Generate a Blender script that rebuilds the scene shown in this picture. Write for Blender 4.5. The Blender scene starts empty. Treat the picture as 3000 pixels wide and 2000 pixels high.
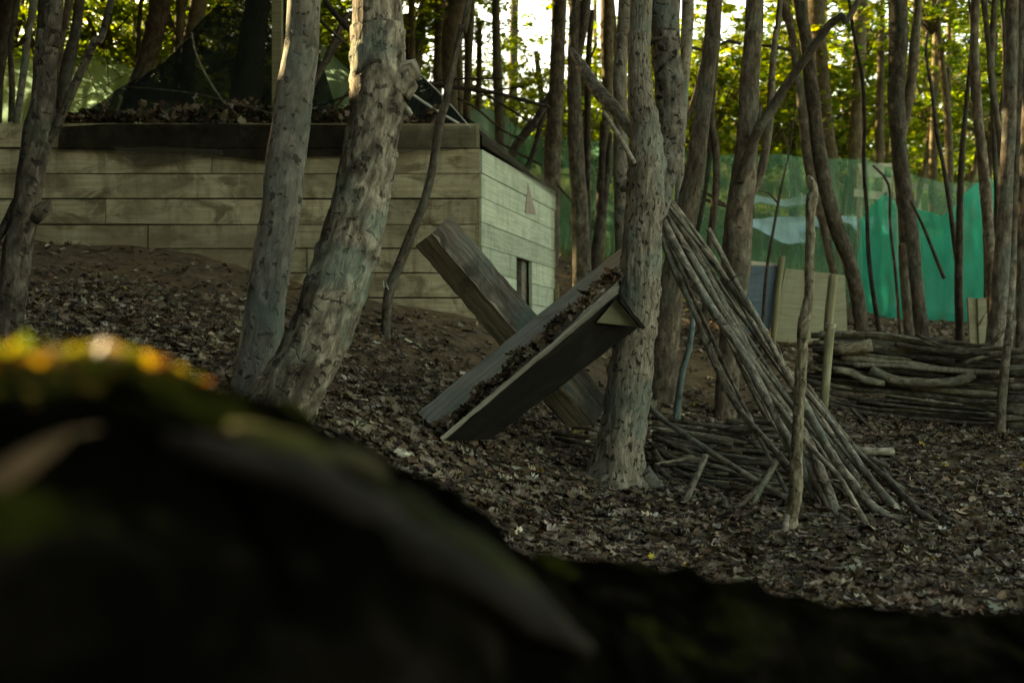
import bpy, math, random
import numpy as np
from mathutils import Vector, Matrix, noise as mnoise
R = math.radians
random.seed(7); rng = np.random.default_rng(7)
scene = bpy.context.scene
C = scene.collection

# ------------------------------------------------------------------ camera
FPX, H = 3333.3, 1.0            # focal length in pixels of the 3000 px wide photo, eye height
cam_d = bpy.data.cameras.new('camera'); cam = bpy.data.objects.new('camera', cam_d); C.objects.link(cam)
cam.location = (0, 0, H); cam.rotation_euler = (R(90), 0, 0)
cam_d.lens = 40; cam_d.sensor_width = 36; cam_d.shift_y = 80 / 3000
cam_d.clip_start = 0.05; cam_d.clip_end = 1500
cam_d.dof.use_dof = True; cam_d.dof.focus_distance = 5.3; cam_d.dof.aperture_fstop = 2.8
scene.camera = cam

# ------------------------------------------------------------------ light
SUN_AZ, SUN_EL = R(-57), R(19)   # azimuth measured from +Y towards +X
SDIR = Vector((math.sin(SUN_AZ) * math.cos(SUN_EL), math.cos(SUN_AZ) * math.cos(SUN_EL), math.sin(SUN_EL)))
world = bpy.data.worlds.new('World'); scene.world = world; world.use_nodes = True
wn = world.node_tree; bg = wn.nodes['Background']
sky = wn.nodes.new('ShaderNodeTexSky'); sky.sky_type = 'NISHITA'; sky.sun_disc = False
sky.sun_elevation = SUN_EL; sky.sun_rotation = SUN_AZ
sky.dust_density = 3.0; sky.air_density = 1.0; sky.ozone_density = 0.0
wn.links.new(sky.outputs[0], bg.inputs[0]); bg.inputs[1].default_value = 0.15
sl = bpy.data.lights.new('sun', 'SUN'); sl.energy = 4.0; sl.angle = R(0.5); sl.color = (1.0, 0.86, 0.66)
so = bpy.data.objects.new('sun', sl); C.objects.link(so)
so.rotation_euler = SDIR.to_track_quat('Z', 'Y').to_euler()
vs = scene.view_settings
vs.view_transform = 'Standard'; vs.look = 'None'; vs.gamma = 1.0; vs.use_curve_mapping = False
vs.exposure = 2.9
vs.use_white_balance = True; vs.white_balance_temperature = 9700; vs.white_balance_tint = 4
cy = scene.cycles
cy.use_denoising = True; cy.max_bounces = 8; cy.diffuse_bounces = 4; cy.transmission_bounces = 4
cy.transparent_max_bounces = 12; cy.glossy_bounces = 2; cy.caustics_reflective = False; cy.caustics_refractive = False

# ------------------------------------------------------------------ helpers
def P(px, py, d):
    return Vector(((px - 1500) / FPX * d, d, H + (1080 - py) / FPX * d))
def c1(x, y): return (x * .6378, y * .6378)
def c2(x, y): return (900 + x * .6378, y * .6378)
def c3(x, y): return (1600 + x * .5102, y * .5102)
def c4(x, y): return (2200 + x * .5102, y * .5102)
def c5(x, y): return (1100 + x * .574, 600 + y * .574)
def c6(x, y): return (1800 + x * .574, 700 + y * .574)
def c7(x, y): return (2200 + x * .7018, 700 + y * .7018)
CS = {1: (c1, .6378), 2: (c2, .6378), 3: (c3, .5102), 4: (c4, .5102), 5: (c5, .574), 6: (c6, .574), 7: (c7, .7018), 0: (lambda x, y: (x, y), 1.0)}

# ground surface: thin plate spline through points of the slope
_g = [(0, 700, 8.2), (434, 730, 8.2), (746, 797, 8.2), (1053, 874, 8.2), (1380, 920, 8.2), (1610, 905, 10.3),
      (1790, 1420, 5.2), (2330, 1560, 4.55), (1500, 1500, 4.5), (2700, 1750, 3.6), (1240, 1275, 5.0), (740, 1200, 4.6),
      (300, 1050, 5.0), (20, 1040, 5.0), (1000, 1010, 6.4), (500, 950, 6.2), (500, 830, 7.3), (150, 800, 7.0),
      (2200, 1480, 4.95), (2000, 1230, 6.8), (1940, 1185, 7.2), (2120, 1240, 6.9), (2050, 1100, 7.9), (2000, 1000, 8.8),
      (2400, 1200, 7.3), (2950, 1270, 6.7), (2700, 1300, 6.2), (2900, 1450, 5.2), (2600, 1600, 4.3),
      (2700, 985, 10.3), (2350, 1010, 9.3), (2560, 925, 11.5), (2830, 950, 11.0), (1690, 830, 10.8), (1720, 770, 12.5)]
GP = [(P(*g).x, P(*g).y, P(*g).z) for g in _g]
GP += [(-1.2, .9, .45), (.3, 1., .32), (1.6, 1.2, .25), (-3, 1, .6), (3.5, 1, .15), (0, -1, .3), (-3, -1, .5), (3, -1, .15),
       (-6, 3, 1.3), (-7, 8, 2.2), (7, 6, .7), (6, 3, .3), (8, 11, 1.5), (-1, 11, 2.2), (-5, 12, 2.6), (-9, 14, 3.0),
       (0, 16, 3.2), (5, 16, 2.9), (11, 17, 2.9), (0, 22, 5.0), (8, 22, 4.5), (-8, 22, 6.0), (16, 22, 4.2), (-16, 22, 6.2),
       (0, 30, 7.4), (12, 30, 6.5), (-12, 30, 8.6), (-22, 30, 8.8), (-20, 10, 3), (20, 8, 1.2), (0, -8, .5), (-10, -6, 1), (10, -6, .2)]
GP = np.array(GP)
def _U(r2): return np.where(r2 > 1e-12, r2 * np.log(r2 + 1e-12) * .5, 0.)
_n = len(GP)
_K = _U(((GP[:, None, :2] - GP[None, :, :2]) ** 2).sum(-1)) + np.eye(_n) * .02
_Q = np.c_[np.ones(_n), GP[:, :2]]
_A = np.block([[_K, _Q], [_Q.T, np.zeros((3, 3))]])
_W = np.linalg.solve(_A, np.r_[GP[:, 2], 0, 0, 0])
_SN = [(rng.uniform(.7, 6, 2) * rng.choice([-1, 1], 2), rng.uniform(0, 6.28)) for _ in range(14)]
def ground_z(x, y):
    x = np.atleast_1d(np.asarray(x, float)); y = np.atleast_1d(np.asarray(y, float))
    q = np.stack([x, y], -1)
    far = np.clip((np.hypot(x, y - 8) - 24) / 14, 0, 1)
    xc = np.clip(x, -22, 22); yc = np.clip(y, -8, 32)
    out = np.zeros(len(x))
    for i in range(0, len(x), 20000):
        s = slice(i, i + 20000)
        qq = np.stack([xc[s], yc[s]], -1)
        k = _U(((qq[:, None] - GP[None, :, :2]) ** 2).sum(-1))
        out[s] = k @ _W[:_n] + np.c_[np.ones(len(qq)), qq] @ _W[_n:]
    nz = sum(np.sin(w[0] * x + w[1] * y + p) / (2 + np.hypot(*w)) for w, p in _SN) * .022
    lim = np.where(y > 8, 8.6 + .01 * np.clip(y, 0, 200), 2.5)
    return out * (1 - far) + np.minimum(out, lim) * far + nz
def gz(x, y): return float(ground_z(x, y)[0])
def ground_hit(px, py, dmin=1.4, dmax=40):
    ds = np.arange(dmin, dmax, .02)
    xs = (px - 1500) / FPX * ds; zs = H + (1080 - py) / FPX * ds
    b = np.nonzero(zs - ground_z(xs, ds) < 0)[0]
    return float(ds[b[0]]) if len(b) else dmax

# mesh builder
class MB:
    def __init__(s): s.V = []; s.F = []; s.UV = []; s.T = []
    def add(s, vs, fs, uvs, tone=None):
        o = len(s.V); s.V += [tuple(v) for v in vs]
        t = tone or (random.random(), random.random())
        for f, u in zip(fs, uvs): s.F.append(tuple(i + o for i in f)); s.UV.append(u); s.T.append(t)
        return s
    def quadbox(s, a, b, c, d, th, nrm=None, tone=None):
        """board from a face a,b,c,d (b-a = length, d-a = width) extruded th along -normal"""
        a, b, c, d = map(Vector, (a, b, c, d))
        n = (b - a).cross(d - a).normalized() if nrm is None else Vector(nrm).normalized()
        L = (b - a).length; W = (d - a).length; o = random.uniform(0, 40); p = random.uniform(0, 40)
        f = [a, b, c, d]; k = [v - n * th for v in f]
        V = f + k
        uvF = [(o, p), (o + L, p), (o + L, p + W), (o, p + W)]
        F = [(0, 1, 2, 3), (7, 6, 5, 4), (0, 4, 5, 1), (1, 5, 6, 2), (2, 6, 7, 3), (3, 7, 4, 0)]
        UV = [uvF, [uvF[3], uvF[2], uvF[1], uvF[0]],
              [(o, p), (o, p + th), (o + L, p + th), (o + L, p)], [(o, p), (o + th, p), (o + th, p + W), (o, p + W)],
              [(o + L, p), (o + L, p + th), (o, p + th), (o, p)], [(o, p), (o + th, p), (o + th, p + W), (o, p + W)]]
        return s.add(V, F, UV, tone)
    def tube(s, pts, rad, seg=10, step=.05, rough=.05, knob=0, seed=0, cap=True, tone=None, rscale=9., flute=0):
        pts = [Vector(p) for p in pts]; n = len(pts)
        if n == 2: pts = [pts[0], (pts[0] + pts[1]) / 2, pts[1]]; rad = [rad[0], (rad[0] + rad[-1]) / 2, rad[-1]]; n = 3
        Q = []; Rr = []
        for i in range(n - 1):
            p0 = pts[max(i - 1, 0)]; p1 = pts[i]; p2 = pts[i + 1]; p3 = pts[min(i + 2, n - 1)]
            m = max(1, int((p2 - p1).length / step))
            for j in range(m):
                t = j / m
                Q.append(.5 * ((2 * p1) + (p2 - p0) * t + (2 * p0 - 5 * p1 + 4 * p2 - p3) * t * t + (3 * p1 - p0 - 3 * p2 + p3) * t ** 3))
                Rr.append(rad[i] * (1 - t) + rad[i + 1] * t)
        Q.append(pts[-1]); Rr.append(rad[-1])
        V = []; acc = 0; vv = []; ref = Vector((0, 1, 0)); so_ = Vector((seed * 3.1, seed * 1.7, seed))
        for i, (q, r) in enumerate(zip(Q, Rr)):
            t = (Q[min(i + 1, len(Q) - 1)] - Q[max(i - 1, 0)])
            t = t.normalized() if t.length > 1e-9 else Vector((0, 0, 1))
            u = ref - t * ref.dot(t)
            if u.length < .1: u = Vector((0, 0, 1)) - t * t.z
            u.normalize(); w = t.cross(u); ref = u
            if i: acc += (q - Q[i - 1]).length
            vv.append(acc)
            for k in range(seg):
                a = 2 * math.pi * k / seg
                dr = u * math.cos(a) + w * math.sin(a)
                pn = Vector((dr.x * r, dr.y * r, dr.z * r)) * rscale * 1.0 + t * acc * rscale * .45 + so_
                rr = r * (1 + rough * 2 * mnoise.noise(pn))
                if knob:
                    kb = mnoise.noise(pn * 2.6 + Vector((9, 2, 5)))
                    k2 = mnoise.noise(pn * 6.3 + Vector((1, 8, 5)))
                    rr += knob * r * (abs(kb) ** 1.3 * 2.0 + .7 * k2)
                if flute: rr += flute * r * math.cos(5 * a + seed) * max(0, 1 - acc / .35)
                V.append(q + dr * rr)
        F = []; UV = []; circ = 2 * math.pi * max(Rr); o = random.uniform(0, 30)
        for i in range(len(Q) - 1):
            for k in range(seg):
                k1 = (k + 1) % seg
                F.append((i * seg + k, i * seg + k1, (i + 1) * seg + k1, (i + 1) * seg + k))
                u0 = o + circ * k / seg; u1 = o + circ * (k + 1) / seg
                UV.append([(u0, vv[i]), (u1, vv[i]), (u1, vv[i + 1]), (u0, vv[i + 1])])
        if cap:
            F.append(tuple(reversed(range(seg)))); UV.append([(o + .1 * math.cos(k), .1 * math.sin(k)) for k in range(seg)])
            b = (len(Q) - 1) * seg
            F.append(tuple(b + k for k in range(seg))); UV.append([(o + .1 * math.cos(k), .1 * math.sin(k)) for k in range(seg)])
        return s.add(V, F, UV, tone)
    def build(s, name, mat, parent=None, origin=None, smooth=True):
        if parent is not None: org = Vector(parent.get('_w', (0, 0, 0)))
        elif origin is not None: org = Vector(origin)
        else: org = Vector(s.V[0])
        me = bpy.data.meshes.new(name)
        me.from_pydata([tuple(Vector(v) - org) for v in s.V], [], s.F)
        uv = me.uv_layers.new(name='uv')
        uv.data.foreach_set('uv', np.array([c for u in s.UV for c in u], dtype=np.float32).ravel())
        at = me.color_attributes.new('tone', 'FLOAT_COLOR', 'CORNER')
        at.data.foreach_set('color', np.array([(t[0], t[1], 0, 1) for t, f in zip(s.T, s.F) for _ in f], dtype=np.float32).ravel())
        me.materials.append(mat)
        if smooth: me.polygons.foreach_set('use_smooth', [True] * len(me.polygons))
        me.update()
        o = bpy.data.objects.new(name, me); C.objects.link(o)
        if parent is not None: o.parent = parent; o['_w'] = parent.get('_w', (0, 0, 0))
        else: o.location = org; o['_w'] = tuple(org)
        return o

def tag(o, label=None, cat=None, group=None, kind=None):
    if label: o['label'] = label
    if cat: o['category'] = cat
    if group: o['group'] = group
    if kind: o['kind'] = kind
    return o
def thing(name, loc, label, cat, group=None):
    o = bpy.data.objects.new(name, None); C.objects.link(o); o.location = loc; o['_w'] = tuple(loc)
    o.empty_display_size = .1
    return tag(o, label, cat, group)

# leaf clouds, built with numpy
def maple(curl=0., fold=0., cr=.07):
    a = [-8, 8, 24, 34, 46, 60, 78, 90, 102, 120, 134, 146, 156, 172, 188, 215, 262, 278, 325]
    r = [.46, .52, .36, .52, .56, .36, .50, .64, .50, .36, .56, .52, .36, .52, .46, .38, .24, .24, .38]
    V = [(0, -.05, 0)]
    for t, q in zip(a, r):
        x, y = q * math.cos(R(t)), q * math.sin(R(t))
        V.append((x, y, fold * abs(x) + curl * (x * x * .5 + y * y) + random.uniform(-cr, cr)))
    n = len(a)
    return np.array(V), np.array([(0, 1 + i, 1 + (i + 1) % n) for i in range(n)])
def oval(curl=.2, fold=.3):
    V = [(0, -.5, curl * .3), (.2, -.15, fold * .2), (.24, .15, fold * .2), (0, .55, curl * .4), (-.24, .15, fold * .2), (-.2, -.15, fold * .2), (0, 0, 0)]
    return np.array(V), np.array([(6, i, (i + 1) % 6) for i in range(6)])
def card():
    V = [(-.5, -.35, 0), (0, -.55, .12), (.5, -.35, 0), (.42, .3, .1), (0, .6, 0), (-.42, .3, .1)]
    return np.array(V, float), np.array([(0, 1, 4), (0, 4, 5), (1, 2, 3), (1, 3, 4)])
def rots(n, tilt, yaw=None):
    y = rng.uniform(0, 2 * np.pi, n) if yaw is None else yaw
    t = rng.normal(0, tilt, n); p = rng.uniform(0, 2 * np.pi, n)
    cy_, sy = np.cos(y), np.sin(y); Rz = np.zeros((n, 3, 3))
    Rz[:, 0, 0] = cy_; Rz[:, 0, 1] = -sy; Rz[:, 1, 0] = sy; Rz[:, 1, 1] = cy_; Rz[:, 2, 2] = 1
    ax, ay = np.cos(p), np.sin(p); c, s = np.cos(t), np.sin(t)
    T = np.zeros((n, 3, 3)); T[:, 0, 0] = c + ax * ax * (1 - c); T[:, 0, 1] = ax * ay * (1 - c); T[:, 0, 2] = ay * s
    T[:, 1, 0] = ax * ay * (1 - c); T[:, 1, 1] = c + ay * ay * (1 - c); T[:, 1, 2] = -ax * s
    T[:, 2, 0] = -ay * s; T[:, 2, 1] = ax * s; T[:, 2, 2] = c
    return T @ Rz
def align(nrm):
    z = nrm / np.linalg.norm(nrm, axis=1, keepdims=True)
    x = np.cross(np.tile([0, 1., 0], (len(z), 1)), z); x /= np.linalg.norm(x, axis=1, keepdims=True) + 1e-9
    return np.stack([x, np.cross(z, x), z], -1)
def cloud_mesh(name, pos, rot, size, col, temps, mat, pick=None):
    n = len(pos); pick = rng.integers(0, len(temps), n) if pick is None else pick
    VV = []; FF = []; CC = []; off = 0
    for k, (tv, tf) in enumerate(temps):
        m = pick == k
        if not m.any(): continue
        v = np.einsum('nij,kj->nki', rot[m], tv) * np.asarray(size)[m][:, None, None] + pos[m][:, None]
        q = m.sum(); nv = len(tv)
        f = tf[None] + (np.arange(q) * nv)[:, None, None] + off
        VV.append(v.reshape(-1, 3)); FF.append(f.reshape(-1, 3)); CC.append(np.repeat(col[m], nv, 0)); off += q * nv
    V = np.concatenate(VV); F = np.concatenate(FF); CL = np.concatenate(CC)
    me = bpy.data.meshes.new(name)
    me.vertices.add(len(V)); me.vertices.foreach_set('co', V.astype(np.float32).ravel())
    me.loops.add(F.size); me.loops.foreach_set('vertex_index', F.astype(np.int32).ravel())
    me.polygons.add(len(F)); me.polygons.foreach_set('loop_start', np.arange(0, F.size, 3, dtype=np.int32))
    try: me.polygons.foreach_set('loop_total', np.full(len(F), 3, dtype=np.int32))
    except Exception: pass
    at = me.color_attributes.new('col', 'FLOAT_COLOR', 'POINT')
    at.data.foreach_set('color', np.c_[CL, np.ones(len(CL))].astype(np.float32).ravel())
    me.materials.append(mat); me.update(calc_edges=True); me.validate()
    return me
def link(name, me, parent=None, loc=(0, 0, 0), rz=0, sc=1):
    o = bpy.data.objects.new(name, me); C.objects.link(o); o.location = loc; o.rotation_euler.z = rz
    o.scale = (sc, sc, sc) if not hasattr(sc, '__len__') else sc
    if parent is not None: o.parent = parent
    return o
def pal(n, cols, w, jit=.18):
    c = np.array(cols)[rng.choice(len(cols), n, p=np.array(w) / sum(w))]
    return np.clip(c * rng.lognormal(0, jit, (n, 1)) * rng.lognormal(0, .06, (n, 3)), 0, .9)

# ------------------------------------------------------------------ materials
class NT:
    def __init__(s, name):
        s.m = bpy.data.materials.new(name); s.m.use_nodes = True; s.t = s.m.node_tree; s.t.nodes.clear()
        s.out = s.n('ShaderNodeOutputMaterial')
    def n(s, typ, ins=None, **kw):
        nd = s.t.nodes.new(typ)
        for k, v in kw.items(): setattr(nd, k, v)
        for k, v in (ins or {}).items(): s.set(nd.inputs[k], v)
        return nd
    def set(s, sock, v):
        if isinstance(v, bpy.types.NodeSocket): s.t.links.new(v, sock)
        elif isinstance(v, bpy.types.Node): s.t.links.new(v.outputs[0], sock)
        else:
            if sock.type == 'RGBA' and len(v) == 3: v = (*v, 1)
            sock.default_value = v
    def coord(s, kind='UV', scale=(1, 1, 1)):
        tc = s.n('ShaderNodeTexCoord')
        return s.n('ShaderNodeMapping', {'Vector': tc.outputs[kind], 'Scale': scale})
    def noise(s, vec, scale, detail=6, rough=.6, dist=0):
        return s.n('ShaderNodeTexNoise', {'Vector': vec, 'Scale': scale, 'Detail': detail, 'Roughness': rough, 'Distortion': dist}).outputs['Fac']
    def ramp(s, fac, stops):
        r = s.n('ShaderNodeValToRGB', {'Fac': fac}); e = r.color_ramp.elements
        while len(e) > 1: e.remove(e[-1])
        e[0].position = stops[0][0]; e[0].color = (*stops[0][1], 1) if hasattr(stops[0][1], '__len__') else (stops[0][1],) * 3 + (1,)
        for p, c in stops[1:]:
            q = e.new(p); q.color = (*c, 1) if hasattr(c, '__len__') else (c, c, c, 1)
        return r.outputs[0]
    def mix(s, f, a, b, mode='MIX'):
        m = s.n('ShaderNodeMix', data_type='RGBA', blend_type=mode)
        s.set(m.inputs[0], f); s.set(m.inputs[6], a); s.set(m.inputs[7], b); return m.outputs[2]
    def math(s, op, a, b=0.):
        m = s.n('ShaderNodeMath', operation=op); s.set(m.inputs[0], a); s.set(m.inputs[1], b); return m.outputs[0]
    def attr(s, name): return s.n('ShaderNodeAttribute', attribute_name=name)
    def bump(s, h, st, dist): return s.n('ShaderNodeBump', {'Height': h, 'Strength': st, 'Distance': dist}).outputs[0]
    def surf(s, sh): s.t.links.new(sh.outputs[0], s.out.inputs[0]); return s.m
    def pbr(s, col, rough=.9, nrm=None, spec=.25):
        b = s.n('ShaderNodeBsdfPrincipled'); s.set(b.inputs['Base Color'], col); s.set(b.inputs['Roughness'], rough)
        b.inputs['Specular IOR Level'].default_value = spec
        if nrm is not None: s.set(b.inputs['Normal'], nrm)
        return b

def bark(name, dark, base, light, spots=.5, algae=.25, algae_col=(.10, .17, .14), grain=1.0, lichen=.0, bump=1., patch=.55, sth=.60):
    t = NT(name)
    v = t.coord('UV', (1, .42, 1)); v2 = t.coord('UV', (1, 1.5, 1)); v3 = t.coord('UV', (1, .8, 1))
    n1 = t.noise(v, 26 * grain, 9, .68, .4); n2 = t.noise(v3, 7 * grain, 5, .6, .5)
    col = t.ramp(n1, [(.34, dark), (.49, base), (.64, light)])
    col = t.mix(t.math('MULTIPLY', t.ramp(n2, [(.46, 0.), (.60, 1.)]), patch), col, dark)
    # healed knots and pits: small dark lens shapes lying across the stem
    sp = t.ramp(t.noise(t.coord('UV', (1, 1.25, 1)), 20 * grain, 3, .5, .4), [(sth, 0.), (sth + .07, 1.)])
    cr = t.ramp(t.noise(t.coord('UV', (1, .16, 1)), 48 * grain, 4, .6, .5), [(.56, 0.), (.66, 1.)])
    sp = t.math('MAXIMUM', sp, t.math('MULTIPLY', cr, .35))
    msk = t.math('MULTIPLY', sp, spots)
    col = t.mix(msk, col, tuple(c * .30 for c in dark))
    n3 = t.noise(v2, 2.2, 4, .6, .3)
    al = t.math('MULTIPLY', t.ramp(n3, [(.5, 0.), (.64, 1.)]), algae)
    col = t.mix(al, col, algae_col)
    if lichen:
        n4 = t.noise(t.coord('UV').outputs[0], 38, 4, .7)
        col = t.mix(t.math('MULTIPLY', t.ramp(n4, [(.6, 0.), (.68, 1.)]), lichen), col, (.34, .33, .22))
    tone = t.attr('tone')
    tg = t.n('ShaderNodeSeparateColor', {'Color': tone.outputs['Color']}).outputs[1]
    col = t.mix(t.math('MULTIPLY', tg, .4), col, t.mix(1.0, col, (1.12, .93, .68), 'MULTIPLY'))
    hs = t.n('ShaderNodeHueSaturation', {'Color': col}); t.set(hs.inputs['Value'], t.math('ADD', t.math('MULTIPLY', t.n('ShaderNodeSeparateColor', {'Color': tone.outputs['Color']}).outputs[0], .6), .70))
    h = t.math('SUBTRACT', t.math('ADD', n1, t.math('MULTIPLY', n2, .5)), msk)
    return t.surf(t.pbr(hs.outputs[0], .92, t.bump(h, .55 * bump, .012), .15))

def wood(name, base, dark, light, streak=.0, stain=.4, stain_col=(.05, .045, .03), green=.0, bump=.5, swap=False, st0=.5, st1=.7, grime=0.):
    t = NT(name); tone = t.n('ShaderNodeSeparateColor', {'Color': t.attr('tone').outputs['Color']})
    if swap:
        oc = t.coord; t.coord = lambda k='UV', sc=(1, 1, 1): oc(k, (sc[1], sc[0], 1))
    g = t.noise(t.coord('UV', (2.2, 55, 1)), 1.0, 6, .65, .6); g2 = t.noise(t.coord('UV', (5, 150, 1)), 1.0, 4, .6)
    col = t.ramp(g, [(.3, dark), (.5, base), (.72, light)])
    st = t.noise(t.coord('UV', (3.2, 5, 1)), 1.0, 7, .68, .8)
    col = t.mix(t.math('MULTIPLY', t.ramp(st, [(st0, 0.), (st1, 1.)]), stain), col, stain_col)
    sp = t.noise(t.coord('UV', (1, 1, 1)), 22, 5, .7)
    col = t.mix(t.math('MULTIPLY', t.ramp(sp, [(.62, 0.), (.7, 1.)]), stain * .9), col, stain_col)
    if streak:
        dr = t.noise(t.coord('UV', (14, 1.3, 1)), 1.0, 5, .6, .2)
        col = t.mix(t.math('MULTIPLY', t.ramp(dr, [(.5, 0.), (.68, 1.)]), streak), col, stain_col)
        dl = t.noise(t.coord('UV', (11, 1.0, 1)), 1.3, 5, .6, .2)
        col = t.mix(t.math('MULTIPLY', t.ramp(dl, [(.56, 0.), (.72, 1.)]), streak * .7), col, light)
    if grime:
        gm = t.noise(t.coord('Object').outputs[0], 1.1, 6, .65, .6)
        col = t.mix(t.math('MULTIPLY', t.ramp(gm, [(.42, 0.), (.60, 1.)]), grime), col, tuple(c * .8 + d * .35 for c, d in zip(stain_col, base)))
    if green:
        gr = t.noise(t.coord('UV', (2.4, 4, 1)), 1.0, 4, .6, .5)
        col = t.mix(t.math('MULTIPLY', t.ramp(gr, [(.5, 0.), (.62, 1.)]), green), col, (.13, .24, .19))
    hs = t.n('ShaderNodeHueSaturation', {'Color': col})
    t.set(hs.inputs['Value'], t.math('ADD', t.math('MULTIPLY', tone.outputs[0], .4), .8))
    h = t.math('ADD', g, t.math('MULTIPLY', g2, .6))
    return t.surf(t.pbr(hs.outputs[0], .88, t.bump(h, bump, .006), .2))

def leafm(name, trans=.45, tint=(1.25, 1.1, .55), rough=.6):
    t = NT(name); a = t.attr('col').outputs['Color']
    p = t.pbr(a, rough, None, .3)
    if trans <= 0: return t.surf(p)
    tr = t.n('ShaderNodeBsdfTranslucent', {'Color': t.mix(1.0, a, tint, 'MULTIPLY')})
    m = t.n('ShaderNodeMixShader', {0: trans, 1: p.outputs[0], 2: tr.outputs[0]})
    return t.surf(m)

def netm(name, col, dens_lo, dens_hi, fold_scale=(3, .6), trans=.6, weave=True):
    t = NT(name)
    n = t.noise(t.coord('UV', (fold_scale[0], fold_scale[1], 1)), 1.0, 5, .6, .6)
    n2 = t.noise(t.coord('UV', (90, 90, 1)), 1.0, 2, .5)
    d = t.ramp(n, [(.35, dens_lo), (.65, dens_hi)])
    d = t.math('ADD', d, t.math('MULTIPLY', t.math('SUBTRACT', n2, .5), .35))
    df = t.n('ShaderNodeBsdfDiffuse', {'Color': col}); tl = t.n('ShaderNodeBsdfTranslucent', {'Color': col})
    b = t.n('ShaderNodeMixShader', {0: trans, 1: df.outputs[0], 2: tl.outputs[0]})
    tp = t.n('ShaderNodeBsdfTransparent', {'Color': (1, 1, 1)})
    return t.surf(t.n('ShaderNodeMixShader', {0: d, 1: tp.outputs[0], 2: b.outputs[0]}))

M = {}
M['bark_grey'] = bark('bark_grey', (.12, .108, .085), (.215, .20, .16), (.34, .32, .26), spots=.8, algae=.6, algae_col=(.13, .18, .145), lichen=.5, bump=1.0, patch=.65, sth=.58)
M['bark_rough'] = bark('bark_rough', (.05, .042, .032), (.175, .158, .12), (.38, .355, .28), spots=.75, algae=.5, algae_col=(.12, .19, .16), grain=1.0, lichen=.45, bump=1.5, patch=.85, sth=.575)
M['bark_main'] = bark('bark_main', (.075, .066, .05), (.165, .15, .118), (.29, .27, .215), spots=.95, algae=.6, algae_col=(.11, .155, .13), grain=1.25, lichen=.3, bump=1.3, patch=.5, sth=.565)
M['bark_brown'] = bark('bark_brown', (.045, .036, .027), (.115, .098, .072), (.23, .20, .15), spots=.55, algae=.2)
M['bark_deep'] = bark('bark_deep', (.028, .024, .019), (.082, .070, .054), (.17, .15, .115), spots=.7, algae=.3, algae_col=(.07, .09, .06), lichen=.2, bump=1.5, patch=.7, sth=.57)
M['bark_dark'] = bark('bark_dark', (.02, .016, .012), (.06, .048, .036), (.11, .092, .07), spots=.4, algae=.15)
M['bark_far'] = bark('bark_far', (.045, .038, .022), (.12, .10, .06), (.18, .155, .10), spots=.3, algae=.3, algae_col=(.07, .08, .03))  # lightened and greened in place of haze over far trunks
M['pole'] = bark('pole', (.055, .047, .036), (.17, .153, .12), (.38, .345, .27), spots=.75, algae=.45, algae_col=(.12, .17, .14), grain=1.6, lichen=.35)
M['stick'] = bark('stick', (.028, .024, .018), (.09, .08, .062), (.22, .20, .155), spots=.3, algae=.3, algae_col=(.09, .13, .11), grain=2.0, lichen=.1)
M['stick_pale'] = bark('stick_pale', (.07, .062, .044), (.23, .21, .15), (.40, .37, .27), spots=.35, algae=.5, algae_col=(.14, .19, .14), grain=2.0, lichen=.3)
M['birch'] = bark('birch', (.06, .048, .028), (.27, .235, .15), (.52, .48, .35), spots=.8, algae=.25, algae_col=(.16, .15, .08), grain=1.7, lichen=.4)
M['snag_blue'] = bark('snag_blue', (.07, .09, .08), (.13, .18, .165), (.22, .29, .26), spots=.4, algae=.3)
M['bamboo'] = wood('bamboo', (.33, .31, .17), (.20, .185, .10), (.45, .42, .26), stain=.5, swap=True)
M['post_round'] = wood('post_round', (.24, .22, .12), (.15, .14, .07), (.33, .30, .18), stain=.4, swap=True)
M['wall_front'] = wood('wall_front', (.45, .40, .25), (.32, .275, .16), (.57, .51, .34), streak=.5, stain=.8, stain_col=(.10, .077, .040), st0=.48, st1=.60, grime=.8)
M['wall_side_lit'] = wood('wall_side_lit', (.46, .52, .38), (.33, .38, .27), (.60, .66, .51), streak=.40, stain=.45, stain_col=(.15, .16, .10))  # green cast of light through the netting is put into this board colour
M['stain_red'] = wood('stain_red', (.40, .33, .25), (.33, .24, .18), (.48, .42, .32), streak=.4, stain=.3)
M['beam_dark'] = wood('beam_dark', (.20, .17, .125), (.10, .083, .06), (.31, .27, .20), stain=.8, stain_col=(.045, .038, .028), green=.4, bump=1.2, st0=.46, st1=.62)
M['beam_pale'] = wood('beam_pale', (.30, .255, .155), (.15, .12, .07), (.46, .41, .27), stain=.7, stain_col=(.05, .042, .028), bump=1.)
M['beam_grey'] = wood('beam_grey', (.33, .325, .265), (.21, .205, .165), (.45, .44, .36), stain=.6, stain_col=(.075, .072, .055), green=.4, bump=1.2, st0=.46, st1=.64)
M['beam_edge'] = wood('beam_edge', (.28, .25, .18), (.13, .11, .08), (.42, .39, .30), stain=.6, bump=.7)
M['ply'] = wood('ply', (.30, .295, .185), (.23, .225, .14), (.37, .365, .24), streak=.3, stain=.3, stain_col=(.13, .12, .06))
M['ply_blue'] = wood('ply_blue', (.14, .20, .23), (.10, .15, .18), (.19, .25, .28), streak=.2, stain=.3)
M['post'] = wood('post', (.24, .22, .12), (.15, .14, .07), (.33, .30, .18), stain=.4)
M['shade_dark_wood'] = wood('shade_dark_wood', (.010, .0085, .0065), (.006, .005, .004), (.018, .015, .012))  # near-black: shade of the overhanging beam face put into the colour
M['red_rail'] = wood('red_rail', (.50, .22, .12), (.40, .16, .09), (.58, .30, .18))
M['pale_rail'] = wood('pale_rail', (.55, .50, .38), (.45, .40, .30), (.65, .60, .48))
M['litter'] = leafm('litter', .12, (1.1, .95, .7), .85)
M['leaf'] = leafm('leaf', .55, (1.25, 1.3, .5), .5)
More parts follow.
